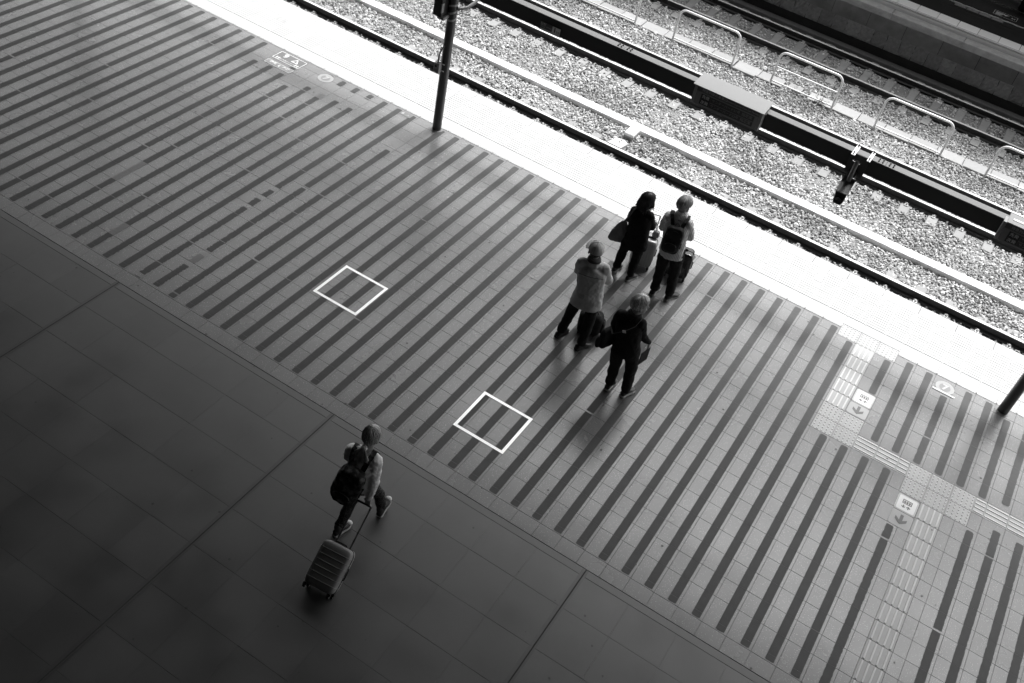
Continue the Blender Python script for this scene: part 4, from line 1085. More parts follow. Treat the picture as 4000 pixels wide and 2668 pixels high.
    for s_ in 'LR':
        hp, kn, an = J[s_+'hip'], J[s_+'kne'], J[s_+'ank']; a2 = an+up*.0
        cap(mb, hp, kn, .094*S*lw, .074*S*lw); cap(mb, kn, a2+(kn-a2).normalized()*.03, .074*S*lw, .060*S*lw*k.get('flare', 1)); cap(mb, a2+(kn-a2).normalized()*.10, a2+(kn-a2).normalized()*.035, .062*S*lw*k.get('flare', 1), .064*S*lw*k.get('flare', 1))
    organic('trousers', mb, k['mat'], t, B, .0085, 5, k.get('folds', [(.09, .030), (.03, .008)]))
    # ---- shoes
    for s_ in 'LR':
        sh = gar['shoes']; shoe(t, B, J[s_+'heel'], J[s_+'toe'], sh['mat'], sh['sole'], sh.get('w', .047), sh.get('pitch', {}).get(s_, 0), sh.get('high', False), sh.get('trim'))
    # ---- hair
    if gar.get('hair'): hair(t, B, hc, hr, hf, hu, S*1.10, gar['hair'])
    return t, dict(rt=rt, fw=fw, hip=hip, chest=chest, hr=hr, hf=hf, hu=hu, hc=hc)

def hair(t, B, hc, hr, hf, hu, S, h):
    rnd = random.Random(h.get('seed', 1)); m = h['mat']; c = hc+hu*.030; rx, ry, rz = .084*S*h.get('vol', 1), .103*S*h.get('vol', 1), .105*S*h.get('vol', 1)
    def pt(ph, th, k=1.0): return c+hr*(rx*k*math.sin(th)*math.cos(ph))+hf*(ry*k*math.sin(th)*math.sin(ph))+hu*(rz*k*math.cos(th))
    def limit(ph):          # how far the hair reaches down, by direction (front = +90 deg)
        s = math.sin(ph); return R(h['front'])*max(s, 0)**.7+R(h['side'])*(1-abs(s))+R(h['back'])*max(-s, 0)**.7 if abs(s) > 1e-6 else R(h['side'])
    mb = MB(); n, mm = 40, 12; v = []; f = []
    for i in range(mm+1):
        for k in range(n): ph = 2*math.pi*k/n; v.append(pt(ph, limit(ph)*i/mm+.001, 1.0)-B)
    for i in range(mm+1):
        for k in range(n): ph = 2*math.pi*k/n; v.append(pt(ph, limit(ph)*i/mm+.001, .90)-B)
    o = (mm+1)*n
    for i in range(mm):
        for k in range(n): a, b = i*n+k, i*n+(k+1) % n; f += [(a, a+n, b+n, b), (o+a, o+b, o+b+n, o+a+n)]
    for k in range(n): a, b = mm*n+k, mm*n+(k+1) % n; f.append((a, a+o, b+o, b))
    mb.add(v, f, True); cap_o = mb.build('hair', m, t)
    st = MB(); cr = h.get('crown', -25)
    for k in range(h.get('n', 330)):
        ph = rnd.uniform(0, 2*math.pi); lim = limit(ph); th0 = rnd.uniform(.02, .6)*lim; th1 = min(lim*1.06, th0+rnd.uniform(.35, .6)*lim+.1); sw = rnd.uniform(-.25, .25); lift = rnd.uniform(1.0, h.get('lift', 1.06))
        pts = [pt(ph+sw*j/4, th0+(th1-th0)*j/4, 1.0+(lift-1)*math.sin(math.pi*(.2+.6*j/4)))-B for j in range(5)]
        if h.get('drop') and math.sin(ph) < .55:
            e = pts[-1]+B; dl = h['drop']*rnd.uniform(.75, 1.05); out = (e-c); out.z = 0; out = out.normalized() if out.length > 1e-4 else hr
            for j in (1, 2, 3): pts.append(e+out*(.012*j*rnd.uniform(.4, 1.2))-Vector((0, 0, dl*j/3))-B)
        st.tube(pts, [.0052*S]*(len(pts)-1)+[.0012], 4)
    st.build('strands', m, cap_o)
    if h.get('drop'):
        # mass of long hair behind the neck
        g = MB(); back = c-hf*.035
        rings = [(back-hu*.02-B, hr, hf, .088*S, .078*S), (back-hu*.10-B, hr, hf, .094*S, .072*S), (back-hu*(.08+h['drop']*.7)-B, hr, hf, .092*S, .055*S), (back-hu*(.09+h['drop']*1.05)-B, hr, hf, .07*S, .03*S)]
        loft(g, rings, 20); g.build('long_hair', m, cap_o)
    return cap_o

# ------------------------------------------------------------------ 1: man in a pale jacket and cap, arms crossed
jk = cloth('pale_jacket', .60); blk = cloth('black_trousers', .022); blkc = cloth('black_jacket', .018); shoe_blk = mat('black_shoe', .02, .35); sole_w = mat('white_sole', .7, .5); sole_k = mat('dark_sole', .05, .6)
def legs(J, **k): J.update(k); return J
rtc = norm((.35, .14, 0))
capman, A = person('man in a pale jacket and baseball cap standing with folded arms', (-3.306, 10.039, 0), {
    'head': (-3.362, 10.085, 1.560), 'neck': (-3.335, 10.04, 1.425), 'Lsh': (-3.468, 9.982, 1.365), 'Rsh': (-3.180, 10.090, 1.360),
    'Lelb': (-3.535, 10.115, 1.105), 'Relb': (-3.125, 10.250, 1.085), 'Lwri': (-3.40, 10.270, 1.125), 'Rwri': (-3.30, 10.315, 1.155), 'Lknu': (-3.325, 10.305, 1.14), 'Rknu': (-3.375, 10.30, 1.18),
    'Lhip': (-3.365, 10.015, .86), 'Rhip': (-3.195, 10.08, .86), 'Lkne': (-3.455, 10.075, .47), 'Rkne': (-3.165, 10.045, .47), 'Lank': (-3.505, 10.00, .095), 'Rank': (-3.155, 9.965, .095),
    'Lheel': (-3.525, 9.925, 0), 'Ltoe': (-3.465, 10.18, 0), 'Rheel': (-3.195, 9.90, 0), 'Rtoe': (-3.075, 10.15, 0)},
    (-.55, .83, -.04), {'girth': .97, 'hands': {'L': ((0, -.3, -1), (0, 0, 1), .5), 'R': ((0, -1, 0), (0, 0, 1), .5)},
    'top': {'name': 'jacket', 'mat': jk, 'hem': .17, 'hemw': .205, 'collar': True, 'loose': 1.13, 'sl': 1.06, 'folds': [(.16, .042), (.06, .010)]}, 'legs': {'mat': blk, 'loose': 1.06},
    'shoes': {'mat': shoe_blk, 'sole': sole_k, 'trim': greylet_m}, 'hair': {'mat': hair_mat('dark_grey_hair', .07), 'front': 70, 'side': 96, 'back': 120, 'seed': 3, 'n': 160, 'vol': .95, 'lift': 1.02}})
# back yoke seam and dark collar
B0 = Vector((-3.306, 10.039, 0)); rt, fw, up3 = A['rt'], A['fw'], Vector((0, 0, 1))
mb = MB(); mb.tube([A['chest']+rt*x-fw*(.143-.9*x*x)+up3*(-.085+.03*x*x)-B0 for x in (-.17, -.12, -.06, 0, .06, .12, .17)], .0045, 6); mb.build('yoke_seam', mat('seam', .12, .9), capman)
mb = MB(); nk = Vector((-3.335, 10.04, 1.425)); loft(mb, [(nk+up3*.030-fw*.004-B0, rt, fw, .093, .092), (nk+up3*.060-B0, rt, fw, .084, .084), (nk+up3*.061-B0, rt, fw, .070, .070)], 24); mb.build('collar', mat('dark_collar', .07, .9), capman)
# baseball cap
cp = tag(empty('baseball_cap', (-3.362, 10.085, 1.60)), 'pale baseball cap on the man with folded arms', 'cap'); hc, hr, hf, hu = Vector((0, 0, .0)), A['hr'], A['hf'], A['hu']; capm = cloth('cap_cloth', .46)
mb = MB(); v = []; f = []; n, mm = 36, 10
for i in range(mm+1):
    for k in range(n):
        ph, th = 2*math.pi*k/n, R(94)*i/mm+.001; v.append(hc-hu*.020+hr*(.101*math.sin(th)*math.cos(ph))+hf*(.122*math.sin(th)*math.sin(ph))+hu*(.122*math.cos(th)+.004*math.sin(3*ph)*math.sin(th)))
for i in range(mm):
    for k in range(n): a, b = i*n+k, i*n+(k+1) % n; f.append((a, a+n, b+n, b))
mb.add(v, f, True).build('crown', capm, cp)
mb = MB(); top_, bot_ = [], []
for k in range(13):
    a = R(-75+150*k/12); r1 = .11; r2 = .11+.085*math.cos(a*.85)
    for r_, lst in ((r1, top_), (r2, bot_)): lst.append(hc+hr*(r_*.86*math.sin(a))+hf*(r_*1.08*math.cos(a))-hu*(.022+.35*abs(math.sin(a))*.05+(.012 if r_ > .12 else 0)))
v = top_+bot_+[p-hu*.005 for p in top_]+[p-hu*.005 for p in bot_]
f = [(k, k+1, k+14, k+13) for k in range(12)]+[(26+k, 26+k+13, 26+k+14, 26+k+1) for k in range(12)]+[(13+k, 14+k, 40+k, 39+k) for k in range(12)]
mb.add(v, f, True).build('brim', capm, cp); mb = MB(); mb.sphere(hu*.101, .008, 10, 6); mb.build('button', capm, cp)
for a in (0, 60, 120): 
    mb = MB(); mb.tube([hc-hu*.020+(hr*math.cos(R(a))*.1025+hf*math.sin(R(a))*.1235)*math.sin(th)+hu*(.1235*math.cos(th)) for th in [R(-85+17*j) for j in range(11)]], .0018, 4); mb.build('seam', mat('cap_seam', .14, .9) if a == 0 else MATS['cap_seam'], cp)

# ------------------------------------------------------------------ 2: grey haired man in black with a shoulder bag
greyman, G = person('grey haired man in a black jacket looking right, nearest the camera in the queue', (-2.375, 9.573, 0), {
    'head': (-2.462, 9.625, 1.485), 'neck': (-2.475, 9.56, 1.345), 'Lsh': (-2.632, 9.522, 1.285), 'Rsh': (-2.362, 9.580, 1.265),
    'Lelb': (-2.685, 9.600, 1.02), 'Relb': (-2.308, 9.665, 1.005), 'Lwri': (-2.62, 9.79, .97), 'Rwri': (-2.225, 9.79, .86), 'Lknu': (-2.545, 9.82, .955), 'Rknu': (-2.215, 9.80, .785),
    'Lhip': (-2.52, 9.54, .83), 'Rhip': (-2.35, 9.575, .83), 'Lkne': (-2.515, 9.595, .45), 'Rkne': (-2.295, 9.62, .45), 'Lank': (-2.495, 9.565, .095), 'Rank': (-2.265, 9.585, .095),
    'Lheel': (-2.50, 9.50, 0), 'Ltoe': (-2.475, 9.755, 0), 'Rheel': (-2.285, 9.53, 0), 'Rtoe': (-2.20, 9.775, 0)},
    (.78, .62, -.10), {'girth': .91, 'hands': {'L': ((0, 0, -1), (0, 1, 0), .6), 'R': ((-1, 0, 0), (0, 1, 0), .9)},
    'top': {'name': 'jacket', 'mat': blkc, 'hem': .12, 'collar': True, 'loose': 1.12, 'sl': 1.02}, 'legs': {'mat': cloth('charcoal_trousers', .028), 'loose': 1.08},
    'shoes': {'mat': mat('dark_sneaker', .06, .5), 'sole': sole_w, 'trim': sole_w}, 'hair': {'mat': hair_mat('silver_hair', .70), 'front': 62, 'side': 84, 'back': 110, 'seed': 8, 'vol': 1.06, 'n': 620, 'lift': 1.09}})
def strap(name, parent, pts, w, m, th=.004, side=None):
    mb = MB(); pts = [Vector(p) for p in pts]; v = []
    for i, p in enumerate(pts):
        tn = (pts[min(i+1, len(pts)-1)]-pts[max(i-1, 0)]).normalized(); sd_ = Vector(side[i] if side and isinstance(side[0], (tuple, list, Vector)) else side or tn.cross(Vector((0, 0, 1)))).normalized(); nn = tn.cross(sd_).normalized()
        v += [p+sd_*w/2+nn*th/2, p-sd_*w/2+nn*th/2, p-sd_*w/2-nn*th/2, p+sd_*w/2-nn*th/2]
    f = [(0, 1, 2, 3), tuple(range(len(v)-1, len(v)-5, -1))]
    for i in range(len(pts)-1):
        for j in range(4): a = i*4+j; b = i*4+(j+1) % 4; f.append((a, a+4, b+4, b))
    mb.add(v, f); return mb.build(name, m, parent)
gb = tag(empty('shoulder_bag', (-2.690, 9.475, .74)), 'black shoulder bag slung at the left hip of the grey haired man', 'bag')
gO = Vector((-2.690, 9.475, .74)); mb = MB(); soft_box(mb, (0, 0, .15), norm((.35, .93, 0)), norm((.93, -.35, 0)), (0, 0, 1), .125, .055, .155, 4.5)
organic('bag_body', mb, cloth('bag_nylon', .02, rough=.6), gb, (0, 0, 0), .008, 3, [(.08, .018)])
mb = MB(); soft_box(mb, (-.045, -.055, .10), norm((.35, .93, 0)), norm((.93, -.35, 0)), (0, 0, 1), .10, .03, .09, 4); mb.build('front_pocket', MATS['bag_nylon'], gb)
rtG, fwG = G['rt'], G['fw']; strm = mat('strap_grey', .09, .6); ch = G['chest']; hipG = G['hip']
sp = [gO+Vector((.0, .02, .30)), ch-rtG*.15-fwG*.150-up3*.20, ch-rtG*.02-fwG*.172-up3*.08, ch+rtG*.09-fwG*.140+up3*.025, ch+rtG*.135-fwG*.03+up3*.085, ch+rtG*.12+fwG*.08+up3*.05]
strap('shoulder_strap', gb, [p-gO for p in sp], .028, strm, side=[(.3, .3, 1)]*2+[(0.4, 0, 1)]*2+[tuple(-fwG)]*2)
mb = MB(); bp = sp[2]-gO-fwG*.006; mb.obox(bp, norm((1, 0, .45)), fwG, norm((-.45, 0, 1)), .022, .006, .017); mb.build('buckle', steel_m, gb)
fd = tag(empty('folder', (-2.205, 9.76, .60)), 'thin black folder held low in the right hand of the grey haired man', 'folder')
mb = MB(); ax, az = norm((.25, .95, .10)), norm((.02, -.12, 1)); ay = az.cross(ax).normalized(); mb.obox((-.015, -.02, .05), ax, ay, az, .085, .004, .12); mb.build('cover', mat('folder_black', .012, .6, spec=.2), fd); mb = MB(); mb.obox((-.015, -.02, .052), ax, ay, az, .082, .006, .118); mb.build('pages', mat('folder_grey', .03, .7, spec=.2), fd)

# ------------------------------------------------------------------ 3: man in a striped shirt with a backpack
def striped(name, a, b, scale):
    m = mat(name, a, .9); nt = m.node_tree; nd = nt.nodes; L = nt.links; w = nd.new('ShaderNodeTexWave'); w.wave_type = 'BANDS'; w.bands_direction = 'X'; w.inputs['Scale'].default_value = scale; w.inputs['Distortion'].default_value = .6
    tc = nd.new('ShaderNodeTexCoord'); L.new(tc.outputs['Object'], w.inputs['Vector']); mx = nd.new('ShaderNodeMix'); mx.data_type = 'RGBA'; L.new(w.outputs['Fac'], mx.inputs[0])
    mx.inputs[6].default_value = (a, a, a, 1); mx.inputs[7].default_value = (b, b, b, 1); L.new(mx.outputs[2], nd['Principled BSDF'].inputs['Base Color']); return m
man2, C2 = person('man in a pale striped shirt with a black backpack beside a black suitcase', (-2.751, 11.767, 0), {
    'head': (-2.878, 11.800, 1.612), 'neck': (-2.862, 11.75, 1.475), 'Lsh': (-3.005, 11.706, 1.405), 'Rsh': (-2.735, 11.768, 1.400),
    'Lelb': (-3.070, 11.80, 1.12), 'Relb': (-2.662, 11.870, 1.12), 'Lwri': (-3.00, 12.02, 1.08), 'Rwri': (-2.735, 12.08, 1.08), 'Lknu': (-2.93, 12.06, 1.09), 'Rknu': (-2.81, 12.11, 1.09),
    'Lhip': (-2.90, 11.73, .89), 'Rhip': (-2.73, 11.77, .89), 'Lkne': (-2.90, 11.79, .49), 'Rkne': (-2.685, 11.80, .49), 'Lank': (-2.878, 11.745, .095), 'Rank': (-2.650, 11.795, .095),
    'Lheel': (-2.885, 11.68, 0), 'Ltoe': (-2.865, 11.945, 0), 'Rheel': (-2.668, 11.735, 0), 'Rtoe': (-2.552, 12.00, 0)},
    (.38, .92, -.05), {'girth': .92, 'hands': {'L': ((0, 0, -1), (0, 1, 0), .8), 'R': ((0, 0, -1), (0, 1, 0), .8)},
    'top': {'name': 'shirt', 'mat': striped('striped_shirt', .80, .42, 16), 'hem': .10, 'collar': True, 'loose': 1.13, 'sl': 1.08, 'folds': [(.13, .042), (.05, .010)]}, 'legs': {'mat': blk, 'loose': 1.08},
    'shoes': {'mat': shoe_blk, 'sole': mat('mid_sole', .35, .5), 'trim': letter_m}, 'hair': {'mat': hair_mat('grey_hair', .42), 'front': 62, 'side': 82, 'back': 108, 'seed': 12, 'vol': 1.05, 'n': 620, 'lift': 1.07}})
def backpack(label, O, rt, fw, tilt, hw, hh, hd, m, sm, shoulders, loop=True, lean=0.0):
    t = tag(empty('backpack', O), label, 'backpack'); O = Vector(O); az = norm(Vector((0, 0, 1))+fw*tilt+Vector(rt)*lean); ay = -(fw-az*fw.dot(az)).normalized(); ax = (Vector(rt)-az*Vector(rt).dot(az)).normalized()
    mb = MB(); soft_box(mb, (0, 0, 0), ax, ay, az, hw, hd, hh, 4.5); soft_box(mb, az*(-hh*.35)+ay*hd*.55, ax, ay, az, hw*.85, hd*.75, hh*.50, 3.2)
    organic('pack_body', mb, m, t, (0, 0, 0), .009, 3, [(.09, .022), (.03, .008)])
    mb = MB(); soft_box(mb, az*(-hh*.42)+ay*hd*1.15, ax, ay, az, hw*.72, hd*.35, hh*.36, 3); organic('front_pocket', mb, m, t, (0, 0, 0), .009, 3, [(.05, .012)])
    z1 = MB(); z1.tube([az*(hh*.35)+ax*(hw*.8*math.cos(R(a)))+ay*(hd*(.85))+az*(hh*.45*math.sin(R(a))) for a in range(0, 181, 20)], .004, 6); z1.build('zip', sm, t)
    z2 = MB(); z2.tube([az*(-hh*.25)+ax*(hw*.6*math.cos(R(a)))+ay*(hd*1.42)+az*(hh*.18*math.sin(R(a))) for a in range(0, 181, 20)], .004, 6); z2.build('zip', sm, t)
    if loop: z3 = MB(); z3.tube([az*hh*.95+ax*(.03*math.cos(R(a)))-ay*hd*.4+az*(.05*math.sin(R(a))) for a in range(0, 181, 20)], .006, 6); z3.build('grab_loop', m, t)
    for s_, sh in zip((-1, 1), shoulders):
        sh = Vector(sh)-O; a0 = az*hh*.80+ax*(s_*hw*.45)-ay*hd*.5; over = sh+Vector((0, 0, .085)); back = a0.lerp(over, .55)+(-fw)*.03+Vector((0, 0, .02))
        strap('shoulder_strap', t, [a0, back, over-fw*.045, over+fw*.04, sh+fw*.125-Vector((0, 0, .04)), sh+fw*.13-Vector((0, 0, .20)), az*(-hh*.6)+ax*(s_*hw*.9)-ay*hd*.5], .055, m, .012, side=[tuple(ax)]*7)
    return t
bpm = cloth('pack_black', .016, rough=.65)
backpack('black backpack worn by the man in the striped shirt', C2['chest'].lerp(C2['hip'], .42)-C2['fw']*.200-C2['rt']*.01, C2['rt'], C2['fw'], .06, .128, .215, .060, bpm, mat('zip_grey', .10, .4), (C2['chest']-C2['rt']*.115+up3*.0, C2['chest']+C2['rt']*.115+up3*.0))

# ------------------------------------------------------------------ 4: woman in a long black coat
woman, W = person('woman in a long black top holding the handle of a silver suitcase', (-3.438, 11.798, 0), {
    'head': (-3.415, 11.860, 1.365), 'neck': (-3.425, 11.805, 1.235), 'Lsh': (-3.535, 11.774, 1.175), 'Rsh': (-3.313, 11.838, 1.175),
    'Lelb': (-3.590, 11.865, .95), 'Relb': (-3.252, 11.920, .955), 'Lwri': (-3.56, 11.98, .98), 'Rwri': (-3.275, 12.10, .905), 'Lknu': (-3.535, 12.00, 1.04), 'Rknu': (-3.315, 12.165, .905),
    'Lhip': (-3.46, 11.80, .755), 'Rhip': (-3.325, 11.84, .755), 'Lkne': (-3.535, 11.835, .415), 'Rkne': (-3.315, 11.845, .415), 'Lank': (-3.562, 11.81, .09), 'Rank': (-3.305, 11.785, .09),
    'Lheel': (-3.575, 11.755, 0), 'Ltoe': (-3.535, 11.985, 0), 'Rheel': (-3.325, 11.72, 0), 'Rtoe': (-3.238, 11.94, 0)},
    (.80, .60, -.06), {'girth': .89, 'hands': {'L': ((1, 0, 0), (0, -1, 0), 1.0), 'R': ((0, 0, -1), (1, 0, 0), 1.1)},
    'top': {'name': 'coat', 'mat': cloth('black_knit', .012), 'hem': .20, 'hemw': .205, 'loose': 1.17, 'sl': 1.05}, 'legs': {'mat': cloth('black_slacks', .014), 'loose': 1.05},
    'shoes': {'mat': mat('woman_shoe', .04, .45), 'sole': mat('pale_sole', .5, .5), 'trim': greylet_m, 'w': .042}, 'hair': {'mat': hair_mat('dark_hair', .022), 'front': 58, 'side': 100, 'back': 125, 'seed': 5, 'vol': 1.10, 'drop': .13, 'n': 420}}, .92)
mb = MB(); wc = W['hc']; B3 = Vector((-3.438, 11.798, 0))
for s_ in (-1, 1): mb.tube([wc+W['hr']*(s_*(.030+.022*math.cos(R(a))))+W['hf']*.088+W['hu']*(.002+.018*math.sin(R(a)))-B3 for a in range(0, 361, 30)], .0016, 5); mb.tube([wc+W['hr']*(s_*.052)+W['hf']*.086-B3, wc+W['hr']*(s_*.074)+W['hf']*.02-B3], .0016, 5)
mb.build('glasses', black_m, woman)
wb = tag(empty('shoulder_bag', (-3.66, 11.765, .56)), 'grey slouchy shoulder bag hanging at the left side of the woman', 'bag'); wO = Vector((-3.66, 11.765, .56))
mb = MB(); bx = norm((.93, .36, 0)); by = Vector((-bx.y, bx.x, 0)); n = 24
loft(mb, [(Vector((-.01, 0, .0)), bx, by, .115, .035), (Vector((-.01, 0, .05)), bx, by, .130, .055), (Vector((.0, 0, .17)), bx, by, .115, .052), (Vector((.02, .01, .29)), bx, by, .080, .030), (Vector((.035, .01, .38)), bx, by, .040, .014)], n)
organic('bag_body', mb, cloth('bag_leather', .17, rough=.45, bump=.1), wb, (0, 0, 0), .008, 3, [(.08, .022)])
mb = MB(); mb.tube([Vector((-.11, -.075, .20))+bx*x+Vector((0, 0, .03*math.sin(x*20))) for x in (0, .03, .06, .09, .12, .15, .18, .21)], .0035, 6); mb.build('piping', mat('piping', .16, .4), wb)
sp = [wO+Vector((.03, .01, .37)), Vector((-3.60, 11.73, 1.00)), Vector((-3.56, 11.695, 1.13)), Vector((-3.525, 11.715, 1.235)), Vector((-3.505, 11.79, 1.265)), Vector((-3.515, 11.87, 1.21)), Vector((-3.58, 11.90, 1.0)), wO+Vector((.04, .03, .37))]
strap('strap', wb, [p-wO for p in sp], .030, mat('bag_strap', .07, .5), .005, side=[tuple(W['rt'])]*8)

# ------------------------------------------------------------------ suitcases
def suitcase(label, O, ax, ay, az, w, d, h, m, ribs, rod, rib_dir='v', grip_m=None, wheel_both=True, dark=None):
    """O: middle of the bottom, az along the case's height; the rods sit on the +ay side"""
    t = tag(empty('suitcase', O), label, 'suitcase'); ax, ay, az = norm(ax), norm(ay), norm(az); dark = dark or black_m
    c = az*(.045+h/2); mb = MB(); soft_box(mb, c, ax, ay, az, w/2, d/2, h/2, 7.0, 48, 36); mb.build('shell', m, t)
    mb = MB(); k = 1.004; ring = []
    for a in range(0, 361, 6):
        ca, sa = math.cos(R(a)), math.sin(R(a)); e = 2/7.; ring.append(c+ax*(w/2*k*math.copysign(abs(ca)**e, ca))+az*(h/2*k*math.copysign(abs(sa)**e, sa)))
    mb.tube(ring, .006, 8, caps=False); mb.build('zip_seam', dark, t)
    for q in range(ribs):
        f_ = (q+1)/(ribs+1)-.5; mb = MB()
        if rib_dir == 'v':
            for s_ in (-1, 1):
                p = ax*(w*.92*f_)+ay*(s_*d/2*.985); mb.tube([c+p-az*h*.43, c+p-az*h*.40+ay*s_*.002, c+p+az*h*.40+ay*s_*.002, c+p+az*h*.43], .0052, 6)
        else:
            p = az*(h*.92*f_); ring = []
            for a in range(0, 361, 5):
                ca, sa = math.cos(R(a)), math.sin(R(a)); e = 2/6.; ring.append(c+p+ax*(w/2*.998*math.copysign(abs(ca)**e, ca))+ay*(d/2*.998*math.copysign(abs(sa)**e, sa)))
            mb.tube(ring, .0045, 6, caps=False)
        mb.build('rib', m, t)
    for sx in (-1, 1):
        for sy in ((-1, 1) if wheel_both else (1,)):
            wc_ = ax*(sx*(w/2-.035))+ay*(sy*(d/2-.028))
            wh = MB(); wh.cyl(wc_+az*.024-ax*.012, .024, .024, 18, axis=ax); o = wh.build('wheel', dark, t)
            hb = MB(); hb.cyl(wc_+az*.024-ax*.0135, .011, .027, 12, axis=ax); hb.build('hub', steel_m, o)
            fk = MB(); fk.obox(wc_+az*.042, ax, ay, az, .018, .020, .016); fk.build('caster', dark, t)
    if rod:
        top = az*(.045+h+rod); rw = min(w*.5, .17)/2; ry = ay*(d/2-.035)
        for s_ in (-1, 1):
            mb = MB(); mb.tube([az*(.045+h-.01)+ax*(s_*rw)+ry, top+ax*(s_*rw)+ry-az*.0], [.0105, .009], 10); mb.build('rod', grip_m or steel_m, t)
        mb = MB(); mb.tube([top+ax*(-rw)+ry-az*.03, top+ax*(-rw*1.02)+ry+az*.004, top+ax*(-rw*.8)+ry+az*.012, top+ax*(rw*.8)+ry+az*.012, top+ax*(rw*1.02)+ry+az*.004, top+ax*rw+ry-az*.03], .0135, 10); mb.build('grip', grip_m or steel_m, t)
    mb = MB(); mb.tube([c+az*(h/2)+ax*(-.07)+ay*.0, c+az*(h/2+.018)+ax*(-.055), c+az*(h/2+.018)+ax*.055, c+az*(h/2)+ax*.07], .009, 8); mb.build('carry_handle', dark, t)
    mb = MB(); mb.tube([c+ax*(w/2)+az*(-.07), c+ax*(w/2+.016)+az*(-.055), c+ax*(w/2+.016)+az*.055, c+ax*(w/2)+az*.07], .008, 8); mb.build('side_handle', dark, t)
    return t
silver = mat('silver_shell', .42, .32, metal=.25, var=.06); glossk = mat('black_gloss_shell', .012, .16, spec=.7)
sx_ = norm((.95, .31, 0)); sy_ = Vector((-sx_.y, sx_.x, 0))
suitcase('silver ribbed suitcase with raised handle standing in front of the woman', (-3.345, 12.215, 0), sx_, sy_, (0, 0, 1), .34, .22, .50, silver, 7, .36, 'v', steel_m)
pch = tag(empty('pouch', (-3.255, 12.275, .55)), 'small patterned pouch hanging on the silver suitcase handle', 'pouch'); mb = MB(); soft_box(mb, (0, 0, .06), sx_, sy_, (0, 0, 1), .055, .04, .065, 3)
pm = striped('patterned_cloth', .06, .5, 60); pm.node_tree.nodes['Wave Texture'].inputs['Distortion'].default_value = 12; organic('pouch_body', mb, pm, pch, (0, 0, 0), .008, 2, [(.05, .015)])
mb = MB(); mb.tube([(0, 0, .12), (-.01, .01, .17), (.0, .02, .21)], .005, 6); mb.build('cord', black_m, pch)
bx_ = norm((.97, .24, 0)); by_ = Vector((-bx_.y, bx_.x, 0))
suitcase('glossy black suitcase standing in front of the man in the striped shirt', (-2.805, 12.375, 0), bx_, by_, (0, 0, 1), .36, .24, .47, glossk, 5, 0, 'v', black_m)
# black bag standing in front of the man with the cap
fb = tag(empty('travel_bag', (-3.235, 10.33, 0)), 'black soft travel bag on the floor in front of the man with folded arms', 'bag')
mb = MB(); soft_box(mb, (0, 0, .20), rtc, Vector((-rtc.y, rtc.x, 0)), (0, 0, 1), .17, .11, .19, 4); organic('bag_body', mb, cloth('travel_nylon', .015, rough=.6), fb, (0, 0, 0), .010, 3, [(.09, .02)])
mb = MB(); mb.tube([(-.08, -.03, .37), (-.06, -.05, .45), (.06, -.02, .45), (.09, .02, .37)], .010, 8); mb.build('handle', black_m, fb)
mb = MB(); soft_box(mb, rtc*.18+Vector((0, 0, .17)), rtc, Vector((-rtc.y, rtc.x, 0)), (0, 0, 1), .03, .08, .11, 3); organic('side_pocket', mb, MATS['travel_nylon'], fb, (0, 0, 0), .008, 2, [(.03, .02)])
for s_ in (-1, 1): MB().cyl(rtc*(s_*.11)+Vector((0, -.06, .022))-rtc*.012, .022, .024, 14, axis=rtc).build('wheel', black_m, fb)

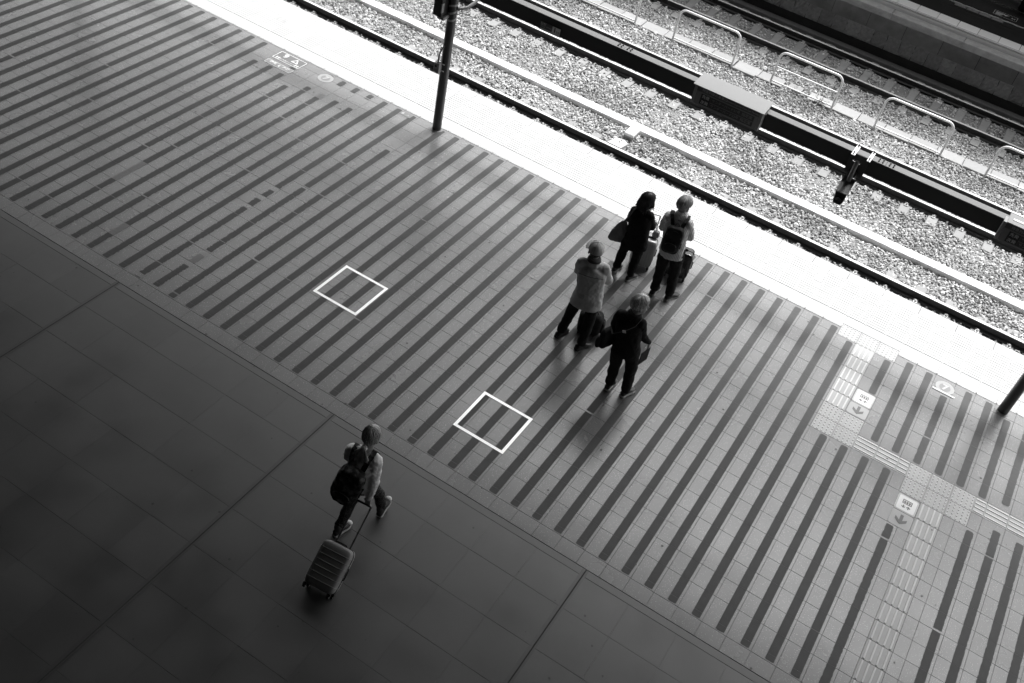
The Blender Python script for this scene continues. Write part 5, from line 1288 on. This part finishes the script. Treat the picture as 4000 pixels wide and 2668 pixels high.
# ------------------------------------------------------------------ 5: woman walking with a backpack, pulling a suitcase
spk = cloth('sparkle_leggings', .03); nt = spk.node_tree; nd = nt.nodes; vo = nd.new('ShaderNodeTexVoronoi'); vo.inputs['Scale'].default_value = 160; tc = nd.new('ShaderNodeTexCoord'); nt.links.new(tc.outputs['Object'], vo.inputs['Vector'])
lt = nd.new('ShaderNodeMath'); lt.operation = 'LESS_THAN'; lt.inputs[1].default_value = .30; nt.links.new(vo.outputs['Distance'], lt.inputs[0]); mx = nd.new('ShaderNodeMix'); mx.data_type = 'RGBA'; nt.links.new(lt.outputs[0], mx.inputs[0]); mx.inputs[6].default_value = (.012, .012, .012, 1); mx.inputs[7].default_value = (.22, .22, .22, 1); nt.links.new(mx.outputs[2], nd['Principled BSDF'].inputs['Base Color'])
walker, K = person('woman in a white blouse and dark leggings walking and pulling a suitcase', (-3.713, 5.80, 0), {
    'head': (-3.745, 5.865, 1.420), 'neck': (-3.742, 5.81, 1.275), 'Lsh': (-3.875, 5.745, 1.215), 'Rsh': (-3.615, 5.800, 1.185),
    'Lelb': (-3.955, 5.82, .985), 'Relb': (-3.585, 5.755, .925), 'Lwri': (-3.93, 5.98, .86), 'Rwri': (-3.575, 5.690, .700), 'Lknu': (-3.925, 6.05, .83), 'Rknu': (-3.573, 5.668, .625),
    'Lhip': (-3.80, 5.745, .78), 'Rhip': (-3.665, 5.770, .78), 'Lkne': (-3.825, 5.765, .41), 'Rkne': (-3.645, 5.985, .43), 'Lank': (-3.822, 5.545, .125), 'Rank': (-3.620, 6.045, .105),
    'Lheel': (-3.835, 5.475, 0), 'Ltoe': (-3.795, 5.715, 0), 'Rheel': (-3.608, 5.99, 0), 'Rtoe': (-3.635, 6.235, 0)},
    (-.10, .99, .02), {'girth': .95, 'hands': {'L': ((1, 0, 0), (0, 1, 0), .5), 'R': ((0, .3, -1), (-1, 0, 0), 1.0)},
    'top': {'name': 'blouse', 'mat': cloth('white_blouse', .80), 'hem': .05, 'loose': 1.10, 'sl': 1.22, 'folds': [(.10, .034), (.035, .012)]}, 'legs': {'mat': spk, 'loose': .92, 'flare': 1.12},
    'shoes': {'mat': mat('canvas_black', .03, .7), 'sole': sole_w, 'trim': letter_m, 'w': .043, 'high': True, 'pitch': {'R': R(20), 'L': R(2)}}, 'hair': {'mat': hair_mat('fair_hair', .38), 'front': 66, 'side': 104, 'back': 128, 'seed': 21, 'n': 420, 'vol': 1.02}}, .93)
B5 = Vector((-3.713, 5.80, 0)); bun = K['hc']-K['hf']*.128-K['hu']*.050
mb = MB(); ell(mb, bun-B5, .036, .030, .034); organic('scrunchie', mb, mat('scrunchie_white', .75, .9), walker, (0, 0, 0), .006, 1, [(.02, .014)])
mb = MB(); rnd = random.Random(3)
for k in range(170):
    a = rnd.uniform(-1, 1); b = rnd.uniform(-1, 1); ln = rnd.uniform(.10, .20); p0 = bun-K['hf']*.012+K['hr']*a*.018
    mb.tube([p0-B5, p0-K['hf']*.03+K['hr']*a*.045-up3*ln*.3-B5, p0-K['hf']*(.04+.02*b)+K['hr']*a*.075-up3*ln*.7-B5, p0-K['hf']*(.035+.02*b)+K['hr']*a*.07-up3*ln-B5], [.005, .0055, .004, .001], 4)
mb.build('ponytail', MATS.get('x') or hair_mat('fair_ponytail', .48), walker)
patt = cloth('dark_patterned_pack', .02); nt = patt.node_tree; nd = nt.nodes; nz = nd.new('ShaderNodeTexNoise'); nz.inputs['Scale'].default_value = 14; nz.inputs['Detail'].default_value = 4; tc = nd.new('ShaderNodeTexCoord'); nt.links.new(tc.outputs['Object'], nz.inputs['Vector'])
cr = nd.new('ShaderNodeValToRGB'); cr.color_ramp.elements[0].position = .5; cr.color_ramp.elements[0].color = (.010, .010, .010, 1); cr.color_ramp.elements[1].position = .72; cr.color_ramp.elements[1].color = (.16, .16, .16, 1); nt.links.new(nz.outputs['Fac'], cr.inputs[0]); nt.links.new(cr.outputs[0], nd['Principled BSDF'].inputs['Base Color'])
backpack('large dark patterned backpack worn by the walking woman', K['chest'].lerp(K['hip'], .58)-K['fw']*.235-K['rt']*.055, K['rt'], K['fw'], .12, .150, .240, .090, patt, mat('zip_pale', .12, .4), (K['chest']-K['rt']*.10, K['chest']+K['rt']*.10), False, .22)
lo = Vector((-3.511, 4.826, .004)); hi = Vector((-3.604, 5.655, .600)); azs = (hi-lo).normalized(); axs = norm((.335, .058, 0)); axs = (axs-azs*axs.dot(azs)).normalized(); ays = azs.cross(axs).normalized()
L_ = (hi-lo).length
if ays.z > 0: ays = -ays
suitcase('pale grey ribbed suitcase tilted on two wheels behind the walking woman', lo-ays*(.11-.028), axs, ays, azs, .355, .22, .50, mat('tan_shell', .27, .30, var=.05), 6, L_-.50-.05, 'h', mat('rod_dark', .06, .35), True)
